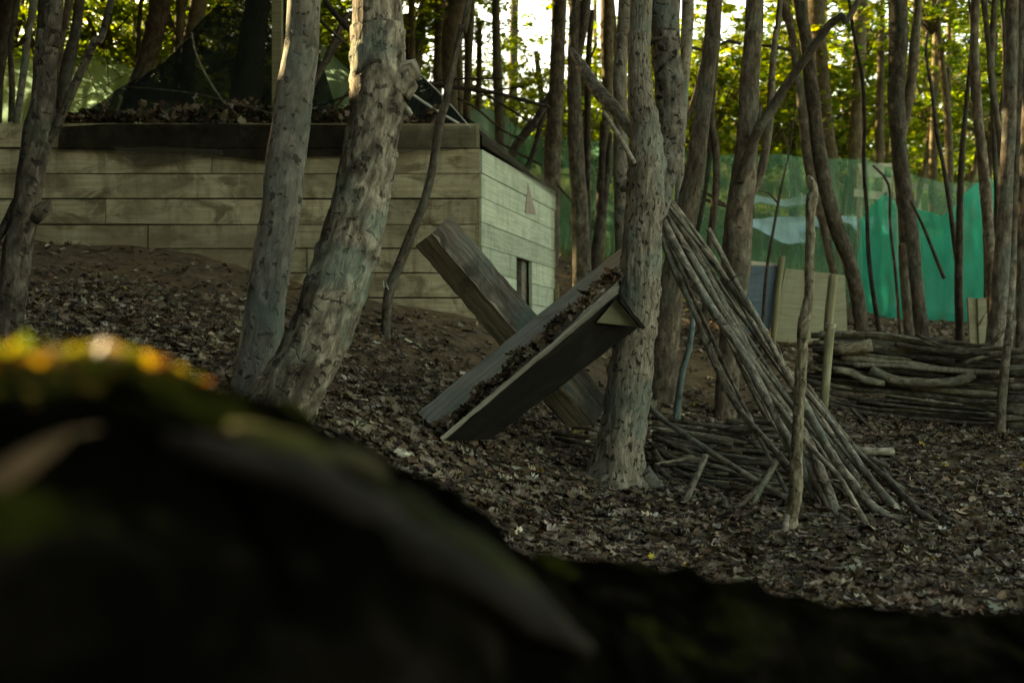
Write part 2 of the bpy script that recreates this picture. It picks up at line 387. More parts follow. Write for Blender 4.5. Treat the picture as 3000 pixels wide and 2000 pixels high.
M['canopy'] = leafm('canopy', .25, (1.2, 1.2, .5), .6)
M['moss'] = leafm('moss', .35, (1.3, 1.1, .5), .8)
M['net_green'] = netm('net_green', (.15, .38, .25), .40, .66, (3.5, .4), .5)
M['net_teal'] = netm('net_teal', (.0, .50, .35), .62, .92, (4.0, .5))
M['net_black'] = netm('net_black', (.012, .017, .015), .90, .985, (2, 1), .2)
M['net_drape'] = netm('net_drape', (.020, .017, .013), .70, .93, (6, 4), .2)
M['net_brown'] = netm('net_brown', (.10, .09, .065), .45, .75, (6, 4), .3)
M['net_pale'] = netm('net_pale', (.24, .38, .29), .90, .97, (2, .6))
def plain(name, col, rough=.8):
    t = NT(name); n = t.noise(t.coord('Object').outputs[0], 9, 5, .6)
    return t.surf(t.pbr(t.mix(n, tuple(c * .75 for c in col), tuple(min(1, c * 1.25) for c in col)), rough))
M['tarp'] = plain('tarp', (.50, .72, .85), .5)
M['cord'] = plain('cord', (.42, .40, .28))
M['twine_white'] = plain('twine_white', (.6, .6, .52))

def ground_mat():
    t = NT('forest_soil'); co = t.n('ShaderNodeTexCoord').outputs['Object']
    n1 = t.noise(co, 1.3, 6, .6, .3); n2 = t.noise(co, 14, 8, .7); n3 = t.noise(co, 60, 4, .6)
    col = t.ramp(n2, [(.3, (.065, .046, .029)), (.5, (.135, .097, .060)), (.7, (.20, .155, .10))])
    col = t.mix(t.ramp(n1, [(.45, 0.), (.62, 1.)]), col, t.ramp(n2, [(.3, (.085, .058, .030)), (.7, (.23, .155, .08))]))
    sy = t.n('ShaderNodeSeparateXYZ', {'Vector': co}).outputs[1]
    g = t.ramp(t.math('ADD', t.math('MULTIPLY', t.math('SUBTRACT', sy, 12.2), .5), t.math('MULTIPLY', t.math('SUBTRACT', n1, .5), 1.6)), [(.1, 0.), (.9, 1.)])
    gc = t.ramp(n2, [(.3, (.05, .085, .018)), (.55, (.085, .13, .03)), (.75, (.16, .17, .05))])
    col = t.mix(g, col, gc)
    return t.surf(t.pbr(col, .95, t.bump(t.math('ADD', n2, t.math('MULTIPLY', n3, .4)), .8, .03), .1))
M['soil'] = ground_mat()

# ------------------------------------------------------------------ ground
def axis(segs):
    out = []
    for a, b, s in segs: out += list(np.arange(a, b, s))
    out.append(segs[-1][1]); return np.array(out)
gx = axis([(-300, -40, 26), (-40, -10, 2.5), (-10, -4, .5), (-4, 5, .06), (5, 12, .5), (12, 40, 2.5), (40, 300, 26)])
gy = axis([(-300, -30, 30), (-30, -4, 2.), (-4, .5, .4), (.5, 10, .06), (10, 20, .25), (20, 50, 1.2), (50, 300, 25), (300, 900, 100)])
X, Y = np.meshgrid(gx, gy, indexing='ij')
Z = ground_z(X.ravel(), Y.ravel()).reshape(X.shape)
near = (Y > .3) & (Y < 11) & (np.abs(X) < 6)
rough = sum(np.sin(X * a + Y * b + c) for a, b, c in [(11, 7, 1), (-9, 13, 2), (17, -5, .4), (5, 19, 3), (-21, -15, 2.2), (27, 9, .9)]) * .0032
Z = Z + rough * near
nx, ny = X.shape
V = np.stack([X, Y, Z], -1).reshape(-1, 3)
idx = np.arange(nx * ny).reshape(nx, ny)
F = np.stack([idx[:-1, :-1], idx[1:, :-1], idx[1:, 1:], idx[:-1, 1:]], -1).reshape(-1, 4)
me = bpy.data.meshes.new('ground'); me.from_pydata(V.tolist(), [], F.tolist()); me.materials.append(M['soil'])
me.polygons.foreach_set('use_smooth', [True] * len(me.polygons))
g = link('ground', me); tag(g, kind='structure')

# ------------------------------------------------------------------ leaf litter
LT = [maple(.3, .1), maple(-.5, .2), maple(.7, -.2), maple(-.2, .5, .12), oval(.5, .5), maple(.9, .4, .12), maple(-.7, -.1, .12)]
BR = [(.115, .085, .05), (.19, .15, .098), (.28, .235, .165), (.045, .033, .022), (.105, .066, .036), (.38, .34, .26), (.42, .30, .05)]
BW = [30, 24, 13, 22, 8, 3, .35]
def bare(x, y):
    """0..1 how bare the soil is: the banked earth under the bunker wall and the trodden path"""
    b = np.clip((y - (5.9 + .35 * np.sin(x * 2.1) + .2 * np.sin(x * 5 + 1))) / .8, 0, 1) * (x < 1.1)
    b2 = np.exp(-(((x - 1.25) / .7) ** 2 + ((y - 7.9) / .9) ** 2)); b3 = np.exp(-(((x - 2.6) / .8) ** 2 + ((y - 5.6) / .55) ** 2)) * .8
    return np.clip(b + b2 + b3, 0, 1)
def litter(name, n, x0, x1, y0, y1, size, lift, keep_bare):
    x = rng.uniform(x0, x1, n); y = rng.uniform(y0, y1, n)
    cl = .5 + .5 * np.sin(x * 3.3 + 1.3 * np.sin(y * 2.7)) * np.sin(y * 4.1 + np.sin(x * 3.9))
    k = rng.uniform(0, 1, n) < (1 - bare(x, y) * (1 - keep_bare)) * (.62 + .38 * cl)
    k &= ~((y > 8.05) & (x < -.1) & (y < 11)); x, y = x[k], y[k]; n = len(x)
    z = ground_z(x, y) + rng.uniform(.004, lift, n)
    e = .05; gxn = -(ground_z(x + e, y) - ground_z(x - e, y)) / (2 * e); gyn = -(ground_z(x, y + e) - ground_z(x, y - e)) / (2 * e)
    rot = align(np.c_[gxn, gyn, np.ones(n)]) @ rots(n, .36)
    s = size * rng.lognormal(0, .28, n)
    return cloud_mesh(name, np.c_[x, y, z], rot, s, pal(n, BR, BW, .28), LT, M['litter'])
o = link('leaf_litter', litter('leaf_litter', 98000, -3.2, 4.2, 2.2, 7.2, .038, .028, .24))
tag(o, 'brown dead leaves lying thickly on the woodland floor', 'leaf litter', kind='stuff')
o = link('leaf_litter', litter('leaf_litter_far', 34000, -3.6, 6.5, 7.2, 13, .042, .024, .3))
tag(o, 'dead leaves scattered between the wood wall and the netting', 'leaf litter', kind='stuff')
# twigs among the leaves
mb = MB()
for i in range(260):
    x = random.uniform(-2.5, 3.6); y = random.uniform(2.8, 7.6); a = random.uniform(0, 6.3); L = random.uniform(.06, .3)
    p = [Vector((x + math.cos(a) * L * t, y + math.sin(a) * L * t, gz(x + math.cos(a) * L * t, y + math.sin(a) * L * t) + .02 + random.uniform(0, .02))) for t in (0, .5, 1)]
    mb.tube(p, [.004, .003, .002], 5, .08, .1)
o = mb.build('fallen_twigs', M['stick'], origin=(0, 5, .5)); tag(o, 'fine dead twigs strewn over the fallen leaves', 'twigs', kind='stuff')
# far meadow grass
n = 26000; x = rng.uniform(-8, 16, n); y = 12.5 + rng.uniform(0, 1, n) ** 1.4 * 20
gr_t = [(np.array([(-.06, 0, 0), (.06, 0, 0), (.03, .05, .6), (0, .18, 1.)]), np.array([(0, 1, 2), (0, 2, 3)]))]
me = cloud_mesh('grass', np.c_[x, y, ground_z(x, y) - .02], rots(n, .3), rng.uniform(.06, .18, n), pal(n, [(.05, .09, .02), (.08, .12, .03), (.12, .13, .04)], [5, 4, 2]), gr_t, M['leaf'])
o = link('grass', me); tag(o, 'rough green grass on the slope behind the netting', 'grass', kind='stuff')

# ------------------------------------------------------------------ bunker
DB = 8.2
bun = thing('timber_bunker', P(1405, 920, DB), 'low plank bunker of greyed boards banked with earth under dark netting', 'bunker')
XL = -330
mb = MB()
rows = [362, 434, 508, 582, 657, 727, 799, 872, 945, 1010]
ends = [1405, 1405, 1405, 1396, 1392, 1402, 1404, 1404, 1404, 1404]
splits = {0: [80, 700], 1: [620], 2: [], 3: [310, 1010], 4: [434], 5: [900], 6: [], 7: [600], 8: []}
for i in range(9):
    xs = [XL] + splits.get(i, []) + [ends[i]]
    for a, b in zip(xs[:-1], xs[1:]):
        dd = DB - .03 + random.uniform(-.011, .011)
        y0, y1 = rows[i] + (0 if i == 0 else 2.5), rows[i + 1] - random.uniform(0, 2.5)
        sk = random.uniform(-1.5, 1.5)
        q = [P(a + 1.2, y1 + sk, dd), P(b - 1.2, y1 - sk, dd), P(b - 1.2, y0 - sk * .5, dd), P(a + 1.2, y0 + sk * .5, dd)]
        mb.quadbox(*q, .028)
mb.build('front_wall', M['wall_front'], bun, smooth=False)
# right side wall, receding; window slot in its lower half
CF = P(1405, 0, DB); CFx, CFy = -.234 + .012, DB
FX, FY = .386, 10.3
def side(t, z, off=0):
    dx, dy = FX - CFx, FY - CFy; L = math.hypot(dx, dy)
    return Vector((CFx + dx * t + dy / L * off, CFy + dy * t - dx / L * off, z))
mb = MB()
ztop = P(0, 437, DB).z
tops = [ztop - .18 * i for i in range(9)]
zc = lambda py: H + (1080 - py) / FPX * DB
zl = [zc(437), zc(507), zc(577), zc(650), zc(720), zc(790), zc(862), zc(935), zc(1010)]
ze = [H + (1080 - p) / FPX * FY for p in (560, 617, 675, 735, 787, 848, 905, 960, 1010)]
W0, W1 = .42, .635                       # slot between these fractions of the wall
def splank(i, t0, t1):
    f = lambda t, k: zl[k] * (1 - t) + ze[k] * t
    o_ = random.uniform(0, .006)
    mb.quadbox(side(t0 + .002, f(t0, i + 1) + .003, o_), side(t1 - .002, f(t1, i + 1) + .003, o_), side(t1 - .002, f(t1, i) - .003, o_), side(t0 + .002, f(t0, i) - .003, o_), .028)
for i in range(8):
    if i < 4:
        if i == 2: splank(i, 0, .62); splank(i, .62, 1)
        elif i == 1: splank(i, 0, 1)
        else: splank(i, 0, 1.01)
    else:
        splank(i, 0, W0); splank(i, W1, 1 - .02 * (i % 2))
mb.build('side_wall', M['wall_side_lit'], bun, smooth=False)
mb = MB()
f = lambda t, k: zl[k] * (1 - t) + ze[k] * t
mb.quadbox(side(.575, 1.2, -.05), side(.66, 1.2, -.05), side(.66, f(.66, 4) + .02, -.05), side(.575, f(.575, 4) + .02, -.05), .05)
mb.build('slot_post', M['beam_dark'], bun, smooth=False)
mb = MB()
mb.quadbox(side(1.0, 1.4, .03), side(1.03, 1.4, .03), side(1.03, f(1, 5) + .05, .03), side(1.0, f(1, 5) + .05, .03), .06)
mb.build('end_stud', M['post'], bun, smooth=False); mb = MB()
# corner stud and back of the bunker
mb.quadbox(Vector((CFx - .10, DB + .004, 1.0)), Vector((CFx - .012, DB + .004, 1.0)), Vector((CFx - .012, DB + .004, 2.70)), Vector((CFx - .10, DB + .004, 2.70)), .08)
mb.build('corner_stud', M['post'], bun, smooth=False)
mb = MB()
xl = P(XL, 0, DB).x
mb.quadbox(Vector((FX, FY + .03, 1.)), Vector((xl, FY + .2, 1.)), Vector((xl, FY + .2, 2.62)), Vector((FX, FY + .03, 2.62)), .04)
mb.quadbox(Vector((xl - .03, FY + .2, 1.)), Vector((xl - .03, DB, 1.)), Vector((xl - .03, DB, 2.7)), Vector((xl - .03, FY + .2, 2.6)), .04)
mb.build('back_wall', M['shade_dark_wood'], bun, smooth=False)
mb = MB()   # roof deck, falling slightly to the back, edge hidden under the net
zt = P(0, 366, DB).z
mb.quadbox(Vector((xl, DB + .01, zt - .03)), Vector((CFx - .01, DB + .01, zt - .03)), Vector((FX - .02, FY, 2.60)), Vector((xl, FY + .15, 2.60)), .03)
mb.build('roof', M['shade_dark_wood'], bun, smooth=False)
mb = MB()   # faded red triangular mark
tri = [side(.50, f(.55, 1) - .10, .012), side(.66, f(.66, 2) - .22 + .05, .012), side(.575, f(.575, 0) - .08, .012)]
sz = lambda t, py: H + (1080 - py) / FPX * (CFy + (FY - CFy) * t)
tri = [side(t, sz(t, py), .0095) for t, py in ((.535, 624), (.684, 628), (.569, 536))]
k = [p - Vector((.96, -.28, 0)) * .003 for p in tri]
mb.add(tri + k, [(0, 1, 2), (5, 4, 3), (0, 3, 4, 1), (1, 4, 5, 2), (2, 5, 3, 0)], [[(0, 0), (.3, 0), (.1, .3)], [(0, 0), (.3, 0), (.1, .3)]] + [[(0, 0), (.1, 0), (.1, .1), (0, .1)]] * 3)
mb.build('painted_mark', M['stain_red'], bun, smooth=False)

def sheet(grid, name, mat, parent=None, uvs=1.0, wob=.0, pleat=0.):
    """grid: rows of Vectors -> smooth sheet with small folds"""
    mb = MB(); nr, nc = len(grid), len(grid[0]); V = []
    for r in range(nr):
        for c in range(nc):
            v = grid[r][c].copy()
            if wob: v += Vector((0, mnoise.noise(v * 3.1) * wob + mnoise.noise(v * 9) * wob * .35, mnoise.noise(v * 2.3 + Vector((5, 5, 5))) * wob * .4))
            if pleat: v += Vector((0, pleat * (math.sin(v.x * 19 + 2.5 * math.sin(v.x * 3.1) + .8 * math.sin(v.z * 2)) + .6 * math.sin(v.x * 41 + v.z * 1.5)) * (.35 + .65 * r / nr), 0))
            V.append(v)
    F = []; UV = []
    for r in range(nr - 1):
        for c in range(nc - 1):
            q = (r * nc + c, r * nc + c + 1, (r + 1) * nc + c + 1, (r + 1) * nc + c); F.append(q)
            UV.append([((V[i] - V[0]).x * uvs + (V[i] - V[0]).y * uvs * .3, V[i].z * uvs) for i in q])
    mb.add(V, F, UV); return mb.build(name, mat, parent)
def lerp_grid(top, bot, n, m):
    """top and bottom polylines of Vectors resampled to n columns and m rows"""
    def rs(pl):
        L = [0]; 
        for a, b in zip(pl[:-1], pl[1:]): L.append(L[-1] + (b - a).length)
        out = []
        for i in range(n):
            s = L[-1] * i / (n - 1); k = max(j for j in range(len(L)) if L[j] <= s + 1e-9); k = min(k, len(pl) - 2)
            out.append(pl[k].lerp(pl[k + 1], (s - L[k]) / max(1e-9, L[k + 1] - L[k])))
        return out
    T, B = rs(top), rs(bot)
    return [[T[c].lerp(B[c], r / (m - 1)) for c in range(n)] for r in range(m)]
D1 = DB - .075
top = [P(x, y, D1) for x, y in [(175, 372), (300, 364), (600, 362), (900, 364), (1020, 366), (1100, 366), (1165, 367)]]
bot = [P(x, y, D1 - .01) for x, y in [(170, 438), (320, 441), (420, 445), (520, 450), (600, 452), (640, 459), (700, 464), (790, 475), (850, 468), (900, 460), (1000, 457), (1080, 455), (1130, 450), (1165, 447)]]
gr = lerp_grid(top, bot, 90, 10)
back = [[v + Vector((0, .30, -.0)) for v in gr[0]]] + [[v + Vector((0, .06, .012)) for v in gr[0]]] + gr
o = sheet(back, 'shade_net', M['net_drape'], None, 1, .012)
tag(o, 'black mesh hanging over the top board of the bunker front', 'netting')
top = [P(x, y, D1 - .015) for x, y in [(335, 430), (480, 430), (650, 440)]]; bot = [P(x, y, D1 - .02) for x, y in [(345, 448), (388, 470), (396, 489), (450, 486), (548, 472), (600, 464), (655, 455)]]
o = sheet(lerp_grid(top, bot, 40, 6), 'shade_net', M['net_brown'], None, 1, .012)
tag(o, 'thin grey brown mesh flap hanging below the black mesh at the left', 'netting')
top = [P(x, y, D1 - .02) for x, y in [(1150, 368), (1280, 368), (1395, 368)]]; bot = [P(x, y, D1 - .025) for x, y in [(1146, 432), (1175, 452), (1230, 440), (1300, 444), (1395, 430)]]
o = sheet(lerp_grid(top, bot, 40, 8), 'shade_net', M['net_brown'], None, 1, .012)
tag(o, 'lighter brown mesh flap at the right end of the bunker front', 'netting')
top = [P(1412, 370, D1), side(.35, f(.35, 0) + .06, .03), side(.75, f(.75, 0) + .05, .03), side(1.0, f(1, 0) + .1, .03)]
bot = [P(1412, 425, D1), side(.35, f(.35, 0) + .0, .03), side(.75, f(.75, 0) - .035, .03), side(1.0, f(1, 0) - .06, .03)]
o = sheet(lerp_grid(top, bot, 30, 5), 'shade_net', M['net_brown'], None, 1, .012)
tag(o, 'brown mesh strip folded over the sloping top of the bunker side', 'netting')
# leaves and twigs on the roof edge
n = 1500; x = rng.uniform(-3.3, -.5, n) ; yy = DB + rng.uniform(-.05, .5, n)
hh = (.05 + .10 * np.exp(-((x + 2.0) / .9) ** 2) + .05 * np.sin(x * 9) ** 2) * rng.uniform(0, 1, n)
me = cloud_mesh('roof_leaves', np.c_[x, yy, zt + .01 + hh], rots(n, .7), .055 * rng.lognormal(0, .25, n), pal(n, BR, BW), LT, M['litter'])
o = link('roof_leaves', me); tag(o, 'dead leaves heaped along the netted roof edge of the bunker', 'leaf litter', kind='stuff')

# ------------------------------------------------------------------ nets and cords
def pl(pts, d, cs=0):
    fn = CS[cs][0]; return [P(*fn(*p[:2]), p[2] if len(p) > 2 else d) for p in pts]
# dark net drawn up to a peak above the bunker
top = pl([(190, 345, 8.45), (260, 318, 8.6), (390, 245, 8.8), (470, 192, 8.9), (560, 105, 9.0), (650, -10, 9.1), (800, -250, 9.2)], 0)
bot = pl([(190, 362, 8.35), (330, 362, 8.35), (500, 362, 8.35), (640, 362, 8.35), (760, 362, 8.35), (880, 362, 8.4), (1000, 362, 8.4)], 0)
o = sheet(lerp_grid(top, bot, 50, 24), 'shade_net', M['net_black'], None, 1, .06)
tag(o, 'black shade net drawn up to a tall peak above the bunker roof', 'netting')
top = pl([(1195, 160, 8.6), (1250, 240, 8.6), (1330, 320, 8.5), (1400, 360, 8.4)], 0)
bot = pl([(1190, 364, 8.4), (1260, 366, 8.4), (1330, 366, 8.4), (1405, 368, 8.4)], 0)
o = sheet(lerp_grid(top, bot, 16, 8), 'shade_net', M['net_black'], None, 1, .03)
tag(o, 'thin dark mesh sagging beside the knotted trunk above the bunker corner', 'netting')
def rod(name, pts, rads, mat, label, cat, group=None, seg=7, rough=.05, step=.06, **k):
    mb = MB().tube(pts, rads, seg, step, rough, **k)
    o = mb.build(name, M[mat]); return tag(o, label, cat, group)
rod('cord', pl([(880, 150), (890, 210), (915, 285), (960, 370), (1020, 460), (1080, 520), (1140, 572)], 8.3, 1), [.008] * 7, 'stick_pale', 'pale bent twig hanging down the black peaked net', 'twig')
rod('cord', pl([(560, 400, 8.75), (740, 412, 8.5), (940, 440, 8.2), (1260, 525, 8.05)], 8.3, 1), [.005] * 4, 'stick', 'thin grey twig lying across the heaped roof leaves', 'twig')
rod('cord', pl([(1025, 90, 9), (900, 150, 8.95), (620, 380, 8.7)], 9, 1), [.004] * 3, 'stick', 'grey cord along the sloping edge of the peaked net', 'cord')
rod('cord', pl([(470, 425), (580, 500), (700, 570)], 8.2, 2), [.009] * 3, 'twine_white', 'pale peeled stick on the netting right of the knotted trunk', 'stick')
rod('cord', pl([(440, 265), (620, 440), (740, 575)], 8.1, 2), [.004] * 3, 'twine_white', 'white twine running down to the bunker corner', 'cord')
rod('cord', pl([(740, 575, 8.1), (840, 670, 8.6), (930, 750, 9.2)], 8.1, 2), [.003] * 3, 'twine_white', 'white twine lying along the bunker side wall', 'cord')

def net_panel(top, bot, mat, label, nx_=150, ny_=16, wob=.10):
    o = sheet(lerp_grid(top, bot, nx_, ny_), 'green_netting', M[mat], None, 1, wob, .022)
    return tag(o, label, 'netting')
def gpt(px, d, up=0):
    x = (px - 1500) / FPX * d; return Vector((x, d, gz(x, d) + up))
net_panel(pl([(1400, 300, 13.5), (1560, 400, 13.5), (1790, 420, 13.2), (2060, 448, 12.8)], 0), [gpt(1400, 13.5, .0), gpt(1560, 13.4), gpt(1790, 13.2), gpt(2060, 12.6)], 'net_green', 'faint green netting seen between the trunks behind the bunker side')
net_panel(pl([(2060, 448, 12.8), (2200, 450, 12.3), (2420, 458, 12.1), (2540, 470, 11.9)], 0), [gpt(2060, 12.6), gpt(2200, 12.2), gpt(2420, 11.9), gpt(2540, 11.8)], 'net_green', 'sheer olive green netting strung behind the plywood boards')
net_panel(pl([(2518, 650, 11.6), (2555, 605, 11.58), (2588, 568, 11.55), (2630, 590, 11.5), (2695, 612, 11.4), (2760, 632, 11.3), (2800, 610, 11.25), (2822, 570, 11.2), (2860, 535, 11.15), (2925, 520, 11.1)], 0),
          [gpt(2510, 11.5, .04), gpt(2600, 11.4, .02), gpt(2700, 11.3, .02), gpt(2790, 11.1, .0), gpt(2850, 11., .0), gpt(2925, 10.9)], 'net_teal', 'dense bright teal netting sagging to the leaf covered ground')
net_panel(pl([(2530, 470, 11.95), (2700, 520, 11.8), (2860, 540, 11.6), (3100, 520, 11.4), (3400, 500, 11.2)], 0), [gpt(2530, 11.8), gpt(2700, 11.7), gpt(2860, 11.5), gpt(3100, 11.3), gpt(3400, 11.)], 'net_green', 'pale green netting behind the dense trunks at the right')
net_panel(pl([(-300, 200, 13), (0, 170, 13), (200, 150, 13), (330, 165, 13), (520, 260, 12.6)], 0), pl([(-300, 420, 12), (0, 420, 12), (200, 400, 12), (330, 400, 12), (520, 400, 12)], 0), 'net_pale', 'pale misty green netting above the left end of the bunker')
net_panel(pl([(940, 130, 12.5), (1000, 190, 12.5), (1060, 230, 12.4)], 0), pl([(920, 400, 12), (1000, 400, 12), (1060, 400, 12)], 0), 'net_pale', 'pale netting between the two leaning trunks above the bunker', 12, 8)
net_panel(pl([(1375, 325, 12.6), (1430, 318, 12.6), (1490, 350, 12.6)], 0), pl([(1375, 460, 12.5), (1430, 520, 12.5), (1490, 560, 12.5)], 0), 'net_pale', 'pale bluish netting patch behind the sloping top of the bunker side', 12, 8)
rod('cord', pl([(380, 230), (470, 130), (500, 400)], 12.5, 1), [.005] * 3, 'stick', 'slack rope against the misty netting at the upper left', 'cord')
for a, b in (((375, 250), (450, 440)), ((420, 200), (560, 360)), ((300, 500), (600, 330))):
    rod('guy_rope', pl([a, b], 12.3, 1), [.005] * 2, 'stick', 'thin guy rope bracing the misty netting at the upper left', 'rope', 'guy ropes on the left netting')
# tarpaulin, rail and boards beyond the nets
top = [P(2170, 572, 15), P(2300, 578, 15), P(2370, 570, 15)]; bot = [P(2150, 604, 14.6), P(2230, 590, 14.6), P(2300, 608, 14.6), P(2370, 598, 14.6)]
o = sheet(lerp_grid(top, bot, 24, 6), 'tarpaulin', M['tarp'], None, 1, .12); tag(o, 'narrow strip of pale blue tarpaulin, upper one behind the netting', 'tarpaulin')
top = [P(2140, 636, 14.6), P(2300, 638, 14.6), P(2520, 640, 14.6), P(2620, 640, 14.6)]; bot = [P(x, y, 14.2) for x, y in [(2150, 664), (2215, 668), (2300, 708), (2365, 716), (2378, 668), (2480, 662), (2520, 700), (2560, 672), (2610, 690)]]
o = sheet(lerp_grid(top, bot, 30, 8), 'tarpaulin', M['tarp'], None, 1, .18); tag(o, 'creased light blue tarpaulin, lower one behind the netting', 'tarpaulin')
mb = MB(); mb.quadbox(P(1720, 452, 26), P(2350, 452, 26), P(2350, 428, 26), P(2050, 424, 26), .05)
r_ = thing('board_rail', P(2200, 560, 26), 'distant orange brown rail along the top of the grassy slope', 'rail')
for x0, x1 in ((1700, 1880), (1882, 2100), (2102, 2350)):
    mb = MB(); mb.quadbox(P(x0, 452, 26), P(x1, 454, 26), P(x1, 428, 26), P(x0, 426, 26), .05); mb.build('rail_board', M['red_rail'], r_, smooth=False)
for x0 in (1710, 1881, 2101, 2340):
    b_ = P(x0, 440, 26.1); mb = MB().quadbox(Vector((b_.x, 26.06, gz(b_.x, 26) - .1)), Vector((b_.x + .12, 26.06, gz(b_.x, 26) - .1)), Vector((b_.x + .12, 26.06, b_.z)), Vector((b_.x, 26.06, b_.z)), .1)
    mb.build('rail_post', M['red_rail'], r_, smooth=False)
r_ = thing('timber_woodwork', P(2580, 620, 14), 'pale timber boards of a frame half hidden behind the netting', 'woodwork')  # small wooden frame of boards beyond the nets
for q in ([(2515, 480), (2640, 478), (2640, 520), (2525, 518)], [(2505, 552), (2600, 565), (2600, 590), (2505, 575)], [(2590, 490), (2612, 490), (2612, 610), (2590, 610)]):
    mb = MB(); a = [P(x, y, 13.6) for x, y in q]; mb.quadbox(a[3], a[2], a[1], a[0], .05); mb.build('board', M['pale_rail'], r_, smooth=False)
for x0 in (2520, 2625):
    a = P(x0, 500, 13.7); mb = MB().tube([Vector((a.x, 13.72, gz(a.x, 13.72) - .1)), Vector((a.x, 13.72, a.z))], [.03, .03], 8); mb.build('post', M['pale_rail'], r_)
r_ = thing('board_rail', P(2760, 640, 18), 'pale horizontal rail far behind the green netting at the right', 'rail')
mb = MB(); mb.quadbox(P(2650, 552, 18), P(2990, 575, 18), P(2990, 560, 18), P(2650, 533, 18), .05); mb.build('rail_board', M['pale_rail'], r_, smooth=False)
for x0 in (2690, 2850):
    a = P(x0, 555, 18.1); mb = MB().tube([Vector((a.x, 18.1, gz(a.x, 18.1) - .1)), a], [.04, .04], 8); mb.build('rail_post', M['pale_rail'], r_)

# ------------------------------------------------------------------ crowns
GREEN = [(.10, .155, .028), (.15, .20, .032), (.21, .25, .04), (.34, .33, .04), (.065, .105, .022)]  # leaf colours brightened to stand in for glowing haze
GW = [6, 7, 4, .8, 4]
def crown_variant(seed, ncl, per, rx, rz, ls, temps, cols=GREEN, w=GW, mat='leaf'):
    r = np.random.default_rng(seed)
    u = r.normal(0, 1, (ncl, 3)); u /= np.linalg.norm(u, axis=1, keepdims=True); u *= (r.uniform(.15, 1, (ncl, 1)) ** .45)
    cc = u * [rx, rx, rz]
    rad = r.uniform(.22, .5, ncl) * rx * .5
    k = np.repeat(np.arange(ncl), per)
    a = r.uniform(0, 6.283, len(k)); q = np.sqrt(r.uniform(0, 1, len(k))) * rad[k]
    pos = cc[k] + np.c_[np.cos(a) * q, np.sin(a) * q, r.normal(0, .05, len(k)) - q * .25]
    cl = pal(len(k), cols, w, .15) * r.lognormal(0, .2, (ncl, 1))[k]
    me = cloud_mesh('crown', pos, rots(len(k), .5), ls * r.lognormal(0, .22, len(k)), np.clip(cl, 0, .8), temps, M[mat])
    mb = MB()
    for c in cc[:14]:
        c = Vector(c); mid = c * .5 + Vector((0, 0, -.12 * rz))
        mb.tube([Vector((0, 0, -rz * .7)), mid, c], [.022, .014, .005], 5, .25, .05)
    o = mb.build('limb', M['bark_far'], origin=(0, 0, 0)); lm = o.data; bpy.data.objects.remove(o)
    return me, lm
GT = [maple(.2, .15), maple(-.3, .2), maple(.4, -.2), oval(.2, .3)]
CR = [crown_variant(20 + i, 60, 26, 1.5, 1.15, .105, GT) for i in range(4)]      # leafy crowns seen in the picture
CT = [card()]
CN = [crown_variant(40 + i, 34, 22, 1.5, .8, .27, CT, GREEN, GW, 'canopy') for i in range(3)]   # roof of leaves above the picture
def add_crown(root, loc, var, rz, sc):
    w = Vector(root['_w']); me, lm = var; l = Vector(loc) - w
    link('crown', me, root, l, rz, sc); link('limb', lm, root, l, rz, sc)

# ------------------------------------------------------------------ trees
def stem_pts(pts, d, cs, base=None, up=None):
    """pts: (x, y, width[, depth]) in crop pixels from top to bottom -> points and radii, bottom first"""
    fn, s = CS[cs]; out = []; rad = []
    for p in reversed(pts):
        dd = p[3] if len(p) > 3 else d
        q = fn(p[0], p[1]); out.append(P(q[0], q[1], dd)); rad.append(p[2] * s / FPX * dd / 2)
    if base:      # carry the foot down into the ground
        b = out[0]; t = (b - out[1]).normalized() if len(out) > 1 else Vector((0, 0, -1))
        if t.z > -.3: t = Vector((0, 0, -1))
        q = b.copy(); k = 0
        while q.z > gz(q.x, q.y) - .06 and k < 200: q = q + t * .04; k += 1
        if (q - b).length > .03: out.insert(0, q); rad.insert(0, rad[0] * (1.05 if base != 'flare' else 1.5))
    if up:        # carry the top on to this height above the picture
        a = out[-1]; t = (out[-1] - out[-2]).normalized(); t = (t + Vector((0, 0, .8))).normalized(); L = max(.5, up - a.z)
        out.append(a + t * L * .5 + Vector((0, 0, .0))); rad.append(rad[-1] * .8)
        out.append(a + t * L * 1.0 + Vector((random.uniform(-.3, .3), random.uniform(-.3, .3), 0))); rad.append(rad[-1] * .6)
    return out, rad
ci = 0
def tree(label, d, cs, stems, mat, name='tree', group=None, seg=12, rough=.06, knob=0, step=.06, crown=True, up=7.5, cat='tree', base=True, flute=0, crown_scale=1., seed=None):
    """stems[0] trunk; others limbs, each (pts, reaches_up)"""
    global ci
    pts, rad = stem_pts(stems[0][0], d, cs, base, up if stems[0][1] else None)
    root = thing(name, pts[0], label, cat, group); sd = seed if seed is not None else random.uniform(0, 90)
    MB().tube(pts, rad, seg, step, rough, knob, sd, flute=flute).build('trunk', M[mat], root)
    for st in stems[1:]:
        p2, r2 = stem_pts(st[0], d, st[2] if len(st) > 2 else cs, None, up - 1 if st[1] else None)
        MB().tube(p2, r2, max(8, seg - 4), step, rough, knob, sd + 5).build('limb', M[st[3] if len(st) > 3 else mat], root)
    if crown and stems[0][1]:
        ci += 1
        top = pts[-1]
        add_crown(root, top + Vector((0, 0, -.3)), CN[ci % 3], ci * 1.3, crown_scale * (1. + .15 * (ci % 3)))
    return root

